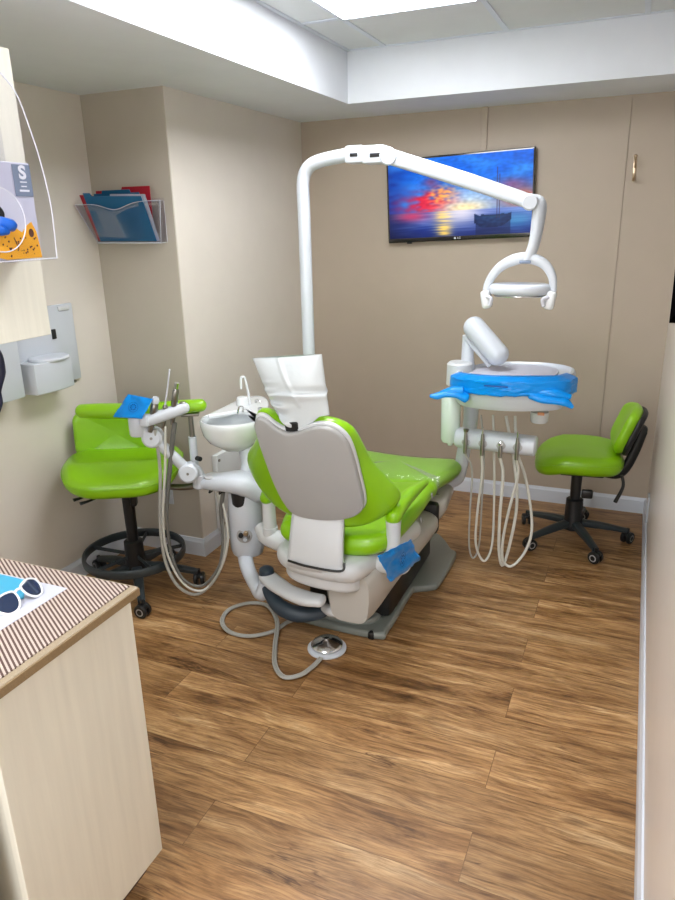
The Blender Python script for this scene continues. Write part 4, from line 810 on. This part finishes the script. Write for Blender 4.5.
for s in (-1, 1):
    pp = []
    for i, p in enumerate(ctop):
        t = (ctop[min(i+1, len(ctop)-1)]-ctop[max(0, i-1)]); t.z = 0; t.normalize(); pp.append(p+V(-t.y, t.x, 0)*0.0048*s)
    mA.tube(pp, 0.0056, 8, 1)
mA.build('cable', M['hose'], fc)
# ================================================================ OPERATING LIGHT
ol_ = thing('operating_light', (-1.581,-1.300,0.686), 'white dental operating light on tall curved pole and long arm', 'dental light')
PB = V(*(-1.581,-1.300,1.367)); px_, py_ = PB.x, PB.y
def Q(x, z, y=-1.3): return V(x, y, z)
MB().tube([(px_, py_, 0.47), (px_, py_, 1.0), (px_, py_, 1.5), (px_, py_, 1.76), (-1.580,-1.300,1.880), (-1.554,-1.300,1.936), (-1.495,-1.300,1.962), (-1.368,-1.300,1.979)], 0.0285, 18).build('pole', M['white'], ol_)
MB().tube([(px_, py_, 0.50), (px_-0.04, py_-0.1, 0.47), (-1.70, -1.62, 0.45)], [0.03, 0.03, 0.03], 14).build('pole_foot', M['white'], ol_)
jb = MB().box((-1.323,-1.300,1.977), (0.085, 0.085, 0.07), 0.012).box((-1.237,-1.300,1.972), (0.10, 0.09, 0.072), 0.012).build('joint_block', M['white'], ol_)
MB().box(V(*(-1.321,-1.340,1.974)), (0.035, 0.012, 0.014), 0.002).box(V(*(-1.218,-1.342,1.968)), (0.062, 0.012, 0.016), 0.002).build('joint_slot', M['black'], jb)
MB().cyl(V(*(-1.165,-1.355,1.960)), V(*(-1.203,-1.245,1.970)), 0.036, bev=0.006).build('shoulder_knuckle', M['white'], ol_)
MB().tube([(-1.171,-1.300,1.961), (-0.856,-1.300,1.858), (-0.591,-1.300,1.766)], [0.037, 0.036, 0.033], 20, 4, ell=(0.85, 1.0, 0.55), up=(0, 1, 0)).build('spring_arm', M['white'], ol_)
MB().cyl(V(*(-0.588,-1.345,1.765)), V(*(-0.601,-1.255,1.767)), 0.032, bev=0.006).build('elbow_knuckle', M['white'], ol_)
MB().tube([(-0.599,-1.300,1.774), (-0.559,-1.300,1.758), (-0.559,-1.300,1.690), (-0.569,-1.300,1.607), (-0.592,-1.300,1.538)], [0.026, 0.030, 0.028, 0.024, 0.022], 16, ell=(1, 0.85)).build('drop_arm', M['white'], ol_)
YL = -1.3
arcp = [(-0.755,-1.300,1.384), (-0.746,-1.300,1.449), (-0.707,-1.300,1.510), (-0.648,-1.300,1.545), (-0.585,-1.300,1.553), (-0.525,-1.300,1.530), (-0.491,-1.300,1.483), (-0.483,-1.300,1.428), (-0.488,-1.300,1.389)]
MB().tube(arcp, [0.013, 0.016, 0.019, 0.023, 0.023, 0.02, 0.017, 0.014, 0.013], 14, 5, ell=(1.0, 0.8, 0.7), up=(0, 1, 0)).build('yoke', M['white'], ol_)
MB().box(V(*(-0.596,-1.325,1.539)), (0.045, 0.006, 0.012), 0.0025, rot=(0, math.radians(0), 0)).build('badge', M['boxband'], ol_)
hl, hrr = V(*(-0.728,-1.300,1.437)), V(*(-0.503,-1.300,1.424))
hm_ = (hl+hrr)/2; hw_ = (hrr-hl).length/2+0.012
MB().slab([V(hm_.x+p.x, hm_.y+p.y) for p in circle(hw_, 40, 0, 0, 0.085)], hm_.z-0.022, hm_.z+0.022, 0.018).build('lamp_head', M['white'], ol_)
MB().slab([V(hm_.x+p.x, hm_.y+p.y) for p in circle(hw_*0.82, 40, 0, 0, 0.066)], hm_.z-0.030, hm_.z-0.022, 0.003).build('reflector', M['chrome'], ol_)
for (u_) in ((-0.747,-1.320,1.390), (-0.490,-1.320,1.391)):
    q = V(*u_); s = -1 if q.x < hm_.x else 1
    hb = MB().box(q+V(0, 0.01, -0.002), (0.040, 0.055, 0.075), 0.013, rot=(0, math.radians(10*s), 0), seg=3).build('handle', M['white_enamel'], ol_)
    MB().tube([q+V(-s*0.008, -0.018, 0.012), q+V(-s*0.026, -0.025, 0.004), q+V(-s*0.022, -0.02, -0.02)], 0.008, 10, rc=True).build('handle_grip', M['acrylic_edge'], hb)
# ================================================================ DELIVERY UNIT
du = thing('delivery_unit', (-0.9, -0.95, 0.45), 'white doctor delivery unit with tray, handpiece rail and hanging hoses', 'delivery unit')
MB().tube([(-1.0, -0.96, 0.40), (-0.93, -0.95, 0.44), (-0.912,-0.950,0.512), (-0.900,-0.950,0.599), (-0.874,-0.950,0.732), (-0.874,-0.950,0.861), (-0.894,-0.950,1.009), (-0.900,-0.950,1.179)], [0.03, 0.032, 0.034, 0.034, 0.036, 0.038, 0.034, 0.026], 18).build('post', M['white'], du)
MB().tube([(-0.866,-0.980,1.223), (-0.740,-1.020,1.103)], 0.052, 24, 1, rc=True).build('spring_arm', M['white'], du)
MB().tube([(-0.904,-0.970,1.168), (-0.780,-0.990,1.043)], 0.012, 12, 1).build('lower_strut', M['white'], du)
# water bottle
MB().lathe([(0, 0), (0.012, 0.0), (0.014, 0.012), (0.040, 0.02), (0.046, 0.035), (0.046, 0.24), (0.042, 0.25), (0, 0.25)], V(*(-0.936,-1.100,0.667))).build('water_bottle', mat('milky_bottle', (214, 228, 220), 0.2, coat=0.5), du)
MB().lathe([(0, 0), (0.05, 0), (0.062, 0.01), (0.060, 0.11), (0.05, 0.12), (0, 0.12)], V(*(-0.924,-1.000,0.938))).build('bottle_cap', M['offwhite'], du)
# tray body, slightly dished plan outline, front faces the viewer
tb = [(-0.905, -1.16), (-0.80, -1.235), (-0.66, -1.262), (-0.53, -1.245), (-0.43, -1.20), (-0.395, -1.10), (-0.40, -0.94), (-0.50, -0.83), (-0.66, -0.795), (-0.80, -0.82), (-0.89, -0.92), (-0.925, -1.05)]
tbo = [V(p.x, p.y) for p in spl([(a, b_, 0) for a, b_ in tb], 5, True)]
TB = 0.935
def tilt(x, y): return 0.04*(x+0.66)
MB().pad(tbo, [(0.05, TB-0.045), (0.022, TB-0.04), (0.008, TB-0.02), (0.004, TB+0.02), (0.0, TB+0.05), (0.0, TB+0.085), (0.008, TB+0.10), (0.020, TB+0.103), (0.026, TB+0.095), (0.035, TB+0.088)], Matrix.Identity(4), tilt).build('tray_body', M['white'], du)
tin = [V(-0.655+(p.x+0.655)*0.72, -1.03+(p.y+1.03)*0.68) for p in tbo]
MB().slab(tin, TB+0.088, TB+0.098, 0.003, Matrix.Identity(4), tilt).build('tray_liner', M['paper'], du)
MB().box((-0.66, -1.05, TB-0.045), (0.16, 0.1, 0.03), 0.008).build('underside_block', M['hosedark'], du)
MB().lathe([(0, 0), (0.035, 0), (0.040, 0.008), (0.042, 0.05), (0, 0.05)], V(*(-0.531,-1.050,0.805))).build('waste_cup', M['offwhite'], du)
MB().box(V(*(-0.520,-1.094,0.856)), (0.03, 0.004, 0.014), 0.001).build('cup_label', mat('orange_sticker', (214, 150, 110), 0.5), du)
# handpiece rail
r0, r1 = V(*(-0.888,-1.120,0.718)), V(*(-0.534,-1.120,0.709)); rd = (r1-r0)
rl = MB().tube([r0-rd.normalized()*0.012, r0, r1, r1+rd.normalized()*0.008], [0.048, 0.058, 0.056, 0.046], 24, 1, ell=(0.8, 1.0, 0.8), up=(0, 1, 0)).build('handpiece_rail', M['white'], du)
names = ('handpiece', 'handpiece', 'handpiece', 'air_syringe')
bases = []
for k, (u_, v0, v1) in enumerate(((469, 430, 447), (486, 431, 448), (504, 444, 454), (520, 436, 455))):
    p_ = r0+rd*((u_-459)/76); f_ = p_+V(0, -0.055, 0)
    MB().lathe([(0, 0.001), (0.020, 0.0005), (0.022, 0.004), (0.017, 0.006), (0, 0.0055)], f_+V(0, 0.003, 0.002), (0, -1, 0.2)).build('rail_socket', M['shell'], du)
    a_ = f_+V(0, -0.012, 0.05 if k != 2 else 0.01); z_ = f_+V(0, -0.012, -0.055)
    hp = MB().tube([a_, (a_+z_)/2, z_], [0.007, 0.010, 0.009], 12).build(names[k], M['steel'], du)
    if k == 0: MB().lathe([(0, 0.018), (0.013, 0.014), (0.010, 0), (0, 0)], a_, (0.1, 0, 1)).build('flared_cap', M['steel'], hp)
    elif k == 2: MB().lathe([(0.004, 0.008), (0.010, 0.006), (0.010, 0), (0.004, -0.004)], a_, (0, -1, 0.4), 16).build('ring_cap', M['chrome'], hp)
    else: MB().tube([a_, a_+V(0.001, 0, 0.03)], 0.004, 8, 1).build('tip', M['chrome'], hp)
    bases.append(z_)
def hp(u, v, y): return (u, v, y)
# hose loops: down from each handpiece, round the bottom and up to the unit
loops = [
 [(-0.809,-1.170,0.576), (-0.813,-1.160,0.367), (-0.813,-1.150,0.175), (-0.795,-1.130,0.098), (-0.772,-1.110,0.164), (-0.773,-1.080,0.394), (-0.779,-1.050,0.617), (-0.803,-1.040,0.813)],
 [(-0.761,-1.170,0.557), (-0.778,-1.160,0.345), (-0.779,-1.150,0.181), (-0.740,-1.130,0.091), (-0.708,-1.110,0.175), (-0.714,-1.080,0.402), (-0.730,-1.050,0.622), (-0.746,-1.040,0.818)],
 [(-0.663,-1.170,0.569), (-0.669,-1.160,0.362), (-0.666,-1.150,0.173), (-0.646,-1.130,0.086), (-0.616,-1.100,0.239), (-0.605,-1.080,0.417), (-0.635,-1.050,0.607), (-0.685,-1.040,0.818)],
 [(-0.595,-1.170,0.577), (-0.628,-1.160,0.393), (-0.650,-1.150,0.229), (-0.646,-1.140,0.118), (-0.603,-1.130,0.088), (-0.544,-1.110,0.175), (-0.526,-1.090,0.302), (-0.570,-1.070,0.520), (-0.623,-1.055,0.660), (-0.643,-1.040,0.822)]]
for k, (lp_, mm, r_) in enumerate(zip(loops, ('hose', 'hosewhite', 'hosewhite', 'hosewhite'), (0.0045, 0.0058, 0.0075, 0.0068))):
    MB().tube([tuple(bases[k])]+lp_, r_, 10).build('hose', M[mm], du)
# ---- blue film wrapped over the tray front
bw = thing('barrier_film', (-0.66, -1.27, 0.98), 'long blue barrier film wrapped across the front of the delivery tray', 'film')
fr = [p for p in spl([(-0.93, -1.08, 0), (-0.915, -1.17, 0), (-0.80, -1.25, 0), (-0.66, -1.276, 0), (-0.53, -1.26, 0), (-0.42, -1.215, 0), (-0.378, -1.10, 0)], 10)]
def wrap(u, v):
    t = u*(len(fr)-1); i = min(int(t), len(fr)-2); p = fr[i].lerp(fr[i+1], t-i)
    z = TB+0.118-0.082*v+0.04*(p.x+0.66); o = 0.0
    if v < 0.22: o = (0.22-v)*0.22
    n_ = 0.008*noise.noise(V(u*14, v*5, 2))+0.004*noise.noise(V(u*40, v*12, 6))
    dr = 0.012*abs(2*u-1)**3
    inw = V(-0.655-p.x, -1.06-p.y, 0).normalized()
    return V(p.x, p.y, z-dr)+inw*(o-0.004-abs(n_)*0.8)+V(0, 0, n_*0.7*(v > 0.5))
MB().grid(wrap, 70, 14).build('sheet', M['film'], bw, solid=0.0008)
MB().tube([(-0.831,-1.255,0.945), (-0.871,-1.260,0.962), (-0.924,-1.270,0.960), (-0.958,-1.280,0.951), (-0.983,-1.290,0.951)], [0.024, 0.021, 0.017, 0.018, 0.010], 14, 6, ell=(1, 0.6), rc=True).tube([(-0.847,-1.250,0.980), (-0.894,-1.260,0.979), (-0.947,-1.270,0.963)], [0.02, 0.018, 0.01], 12, ell=(1, 0.5)).build('twisted_end', M['film'], bw)
MB().tube([(-0.545,-1.255,0.984), (-0.497,-1.260,0.971), (-0.443,-1.260,0.967), (-0.406,-1.260,0.961), (-0.376,-1.260,0.941)], [0.026, 0.025, 0.022, 0.022, 0.010], 14, 6, ell=(1, 0.6), rc=True).tube([(-0.513,-1.250,0.999), (-0.446,-1.255,0.996), (-0.384,-1.250,0.982)], [0.018, 0.02, 0.012], 12, ell=(1, 0.5)).build('twisted_end', M['film'], bw)
m = MB()
for (a_, b_, zz_) in ((0.40, 0.52, 0.080),):
    P0 = wrap(a_, 0.45); P1 = wrap(b_, 0.45); zb = TB+zz_+0.0
    m.box(((P0.x+P1.x)/2, min(P0.y, P1.y)-0.006, zb), ((P1.x-P0.x), 0.001, 0.006))
m.build('film_print', M['filmdark'], bw, smooth=False)
# ================================================================ STOOLS (built at the origin, facing -y, then turned)
def caster(parent, x, y, a, r=0.033):
    c = MB(); d = V(math.cos(a), math.sin(a), 0); n_ = V(-d.y, d.x, 0); ctr = V(x, y, r)
    f = MB().tube([V(x, y, 0.085), V(x, y, 0.055)], 0.009, 10, 1).box(ctr+V(0, 0, 0.018), (0.03, 0.05, 0.022), 0.008, rot=(0, 0, a-PI/2)).build('caster', M['black'], parent)
    for s in (-1, 1):
        MB().lathe([(0, -0.009), (r-0.004, -0.009), (r, -0.005), (r, 0.005), (r-0.004, 0.009), (0, 0.009)], ctr+n_*s*0.017, n_, 20).lathe([(0, -0.001), (0.013, -0.001), (0.013, 0.001), (0, 0.001)], ctr+n_*s*0.0265, n_, 16).build('wheel', M['black'], f)
        MB().lathe([(0.010, 0), (0.017, 0.0005), (0.019, 0), (0.017, -0.0005)], ctr+n_*s*0.027, n_, 20).build('wheel_ring', M['shell'], f)
def star_base(root, rad, hubz, a0, seat_z, ring=0):
    for k in range(5):
        a = a0+k*2*PI/5; d = V(math.cos(a), math.sin(a), 0)
        MB().tube([d*0.02+V(0, 0, hubz), d*rad*0.5+V(0, 0, hubz-0.012), d*rad*0.98+V(0, 0, 0.072)], [0.026, 0.024, 0.017], 12, 4, ell=(1, 0.75, 0.6), up=(0, 0, 1)).build('base_arm', M['darkgrey'], root)
        caster(root, d.x*rad, d.y*rad, a+0.9+k*0.7)
    MB().lathe([(0, 0), (0.052, 0), (0.056, 0.02), (0.048, 0.06), (0.045, 0.17), (0.038, 0.175), (0, 0.175)], (0, 0, hubz-0.035)).build('column_cover', M['black'], root)
    MB().cyl((0, 0, hubz+0.10), (0, 0, seat_z-0.03), 0.026, 0.030).build('gas_lift', M['black'], root)
def saddle(w, d, n=5):
    return [V(p.x, p.y) for p in spl([(a*w, b_*d, 0) for a, b_ in ((0, -0.5), (0.26, -0.49), (0.44, -0.36), (0.5, -0.08), (0.49, 0.22), (0.38, 0.44), (0.18, 0.5), (0, 0.5), (-0.18, 0.5), (-0.38, 0.44), (-0.49, 0.22), (-0.5, -0.08), (-0.44, -0.36), (-0.26, -0.49))], n, True)]
# doctor's stool, right
s1 = thing('operator_stool', (0, 0, 0), 'lime green stool with small backrest at the right corner', 'stool')
SZ = 0.485
rotR = math.radians(-84)
def dispS(x, y): return 0.10*y*abs(y)/0.2*0+0.012*(abs(x)/0.2)**2-0.03*max(0, -y-0.08)/0.12
star_base(s1, 0.29, 0.105, math.radians(11)-rotR, SZ-0.03)
MB().cushion(saddle(0.475, 0.44), 0.105, Matrix.Translation((0, 0, SZ)), dispS, dome=0.012, r=0.05).build('seat', M['green'], s1)
sea = MB(); so_ = [(p*0.985) for p in saddle(0.475, 0.44)]
MB().tube([V(p.x*1.012, p.y*1.012, SZ+0.012+dispS(p.x, p.y)) for p in so_], 0.0022, 6, 1, closed=True).build('seat_piping', M['green'], s1)
MB().box((0, 0.02, SZ-0.065), (0.2, 0.22, 0.03), 0.008).build('seat_plate', M['black'], s1)
bfm = frame(V(0, 0.222, SZ+0.155), (1, 0, 0), (0, 0.36, 1))
bo_ = [V(p.x, p.y) for p in spl([(a, b_, 0) for a, b_ in ((-0.15, 0.03), (-0.14, 0.11), (-0.07, 0.145), (0, 0.15), (0.07, 0.145), (0.14, 0.11), (0.15, 0.03), (0.145, -0.06), (0.09, -0.105), (0, -0.11), (-0.09, -0.105), (-0.145, -0.06))], 4, True)]
cv = lambda x, y: 1.2*x*x
MB().cushion(bo_, 0.06, bfm, cv, r=0.028, dome=0.004).build('backrest', M['green'], s1)
MB().slab([p*0.96 for p in bo_], -0.052, -0.022, 0.012, bfm, cv).build('backrest_shell', M['black'], s1)
MB().tube([(0, 0.10, SZ-0.07), (0, 0.19, SZ-0.085), (0, 0.235, SZ-0.05), (0, 0.275, SZ+0.05), (0, 0.305, SZ+0.16)], [0.016, 0.018, 0.018, 0.016, 0.014], 12, ell=(1.5, 0.6), up=(1, 0, 0)).lathe([(0, -0.02), (0.022, -0.02), (0.025, 0), (0.022, 0.02), (0, 0.02)], (0, 0.30, SZ+0.17), (1, 0, 0), 16).build('backrest_arm', M['black'], s1)
MB().tube([(0.05, 0.22, SZ-0.07), (0.06, 0.23, SZ-0.13), (0.06, 0.20, SZ-0.22)], [0.008, 0.008, 0.011], 10).build('lever', M['black'], s1)
MB().box((0, 0.06, SZ-0.21), (0.03, 0.06, 0.05), 0.01).build('tension_knob', M['black'], s1)
s1.location = (-0.375, -0.52, 0); s1.rotation_euler = (0, 0, rotR)
# assistant's stool, left
s2 = thing('assistant_stool', (0, 0, 0), 'lime green stool with foot ring and wraparound arm by the left wall', 'stool')
SZ = 0.622; rotL = math.radians(30)
star_base(s2, 0.305, 0.115, math.radians(-48)-rotL, SZ-0.03)
MB().cushion(saddle(0.54, 0.445), 0.102, Matrix.Translation((0, 0, SZ)), lambda x, y: 0.012*(abs(x)/0.2)**2-0.03*max(0, -y-0.08)/0.12, dome=0.012, r=0.052).build('seat', M['green'], s2)
MB().tube([V(p.x, p.y, SZ+0.012-0.03*max(0, -p.y-0.08)/0.12+0.012*(abs(p.x)/0.2)**2) for p in saddle(0.54, 0.445)], 0.0022, 6, 1, closed=True).build('seat_piping', M['green'], s2)
MB().box((0, 0.02, SZ-0.068), (0.2, 0.22, 0.03), 0.008).build('seat_plate', M['black'], s2)
bfm = frame(V(-0.055, 0.208, SZ+0.125), (1, 0, 0), (0, 0.10, 1))
bo2 = [V(p.x, p.y) for p in rrect(0.39, 0.24, 0.055)]
MB().cushion(bo2, 0.06, bfm, cv, r=0.026, dome=0.004).build('backrest', M['green'], s2)
MB().slab([p*0.95 for p in bo2], -0.05, -0.022, 0.01, bfm, cv).build('backrest_shell', M['black'], s2)
MB().tube([(0, 0.1, SZ-0.075), (0, 0.24, SZ-0.08), (0, 0.285, SZ), (0, 0.285, SZ+0.12)], [0.016, 0.018, 0.018, 0.014], 12).build('backrest_arm', M['black'], s2)
ring = MB().tube([V(0.238*math.cos(a), 0.238*math.sin(a), 0.185) for a in (2*PI*k/48 for k in range(48))], 0.0125, 10, 1, closed=True, ell=(0.7, 1.7, 0.6), up=(0, 0, 1))
fr2 = ring.build('foot_ring', M['darkgrey'], s2)
for k in range(5):
    a = k*2*PI/5+0.2; MB().tube([V(0.03*math.cos(a), 0.03*math.sin(a), 0.175), V(0.232*math.cos(a), 0.232*math.sin(a), 0.182)], 0.008, 8, 1, ell=(0.6, 1.3, 0.7), up=(0, 0, 1)).build('ring_spoke', M['darkgrey'], fr2)
MB().lathe([(0, 0), (0.038, 0), (0.04, 0.03), (0.04, 0.08), (0.034, 0.09), (0, 0.09)], (0, 0, 0.16)).build('ring_clamp', M['darkgrey'], s2)
MB().box((0.03, -0.02, SZ-0.14), (0.03, 0.05, 0.08), 0.008).build('adjustment_block', M['black'], s2)
for k, (x_, y_) in enumerate(((-0.16, -0.12), (-0.12, -0.17))): MB().tube([(x_+0.1, y_+0.1, SZ-0.07), (x_, y_, SZ-0.08), (x_-0.05, y_-0.03, SZ-0.085)], [0.005, 0.006, 0.010], 8, ell=(1.3, 0.7), up=(0, 0, 1)).build('lever', M['black'], s2)
s2.location = (-2.322, -1.817, 0); s2.rotation_euler = (0, 0, rotL)
# wraparound arm of that stool, given in room coordinates then moved into the stool's frame
inv = Matrix.Rotation(-rotL, 4, 'Z') @ Matrix.Translation((2.322, 1.817, 0))
apts = [inv @ V(*p) for p in ((-2.435,-1.936,0.925), (-2.319,-1.898,0.925), (-2.153,-1.864,0.930), (-2.021,-1.786,0.935), (-1.914,-1.715,0.940))]
sv = s2.location.copy(); s2.location = (0, 0, 0)
MB().tube([apts[0]+(apts[1]-apts[0]).normalized()*0.012]+apts[1:-1]+[apts[-1]-(apts[-1]-apts[-2]).normalized()*0.014], [0.032, 0.036, 0.037, 0.037, 0.036, 0.034, 0.030], 18, 5, ell=(1, 0.85), rc=True).build('wraparound_arm', M['green'], s2)
pt = inv @ V(*(-1.961,-1.760,0.915)); pb = V(pt.x, pt.y, 0.60)
MB().tube([pb+V(0, 0, 0.05), V(pb.x, pb.y, 0.80)], 0.019, 14, 1).build('arm_post', M['white'], s2)
MB().tube([V(pb.x, pb.y, 0.78), V(pb.x, pb.y, 0.90)], 0.012, 12, 1).box(V(pb.x, pb.y, 0.905), (0.08, 0.05, 0.012), 0.003).build('post_slider', M['steel'], s2)
MB().tube([V(0.05, 0.02, SZ-0.072), V(pb.x*0.7, pb.y*0.7, SZ-0.075), V(pb.x, pb.y, SZ-0.05), V(pb.x, pb.y, 0.66)], [0.014, 0.015, 0.016, 0.016], 12, 6).build('arm_bracket', M['steel'], s2)
MB().cyl(V(pb.x, pb.y, 0.70)+V(0.012, -0.01, 0), V(pb.x, pb.y, 0.70)+V(0.03, -0.03, 0), 0.011).build('lock_knob', M['black'], s2)
s2.location = sv
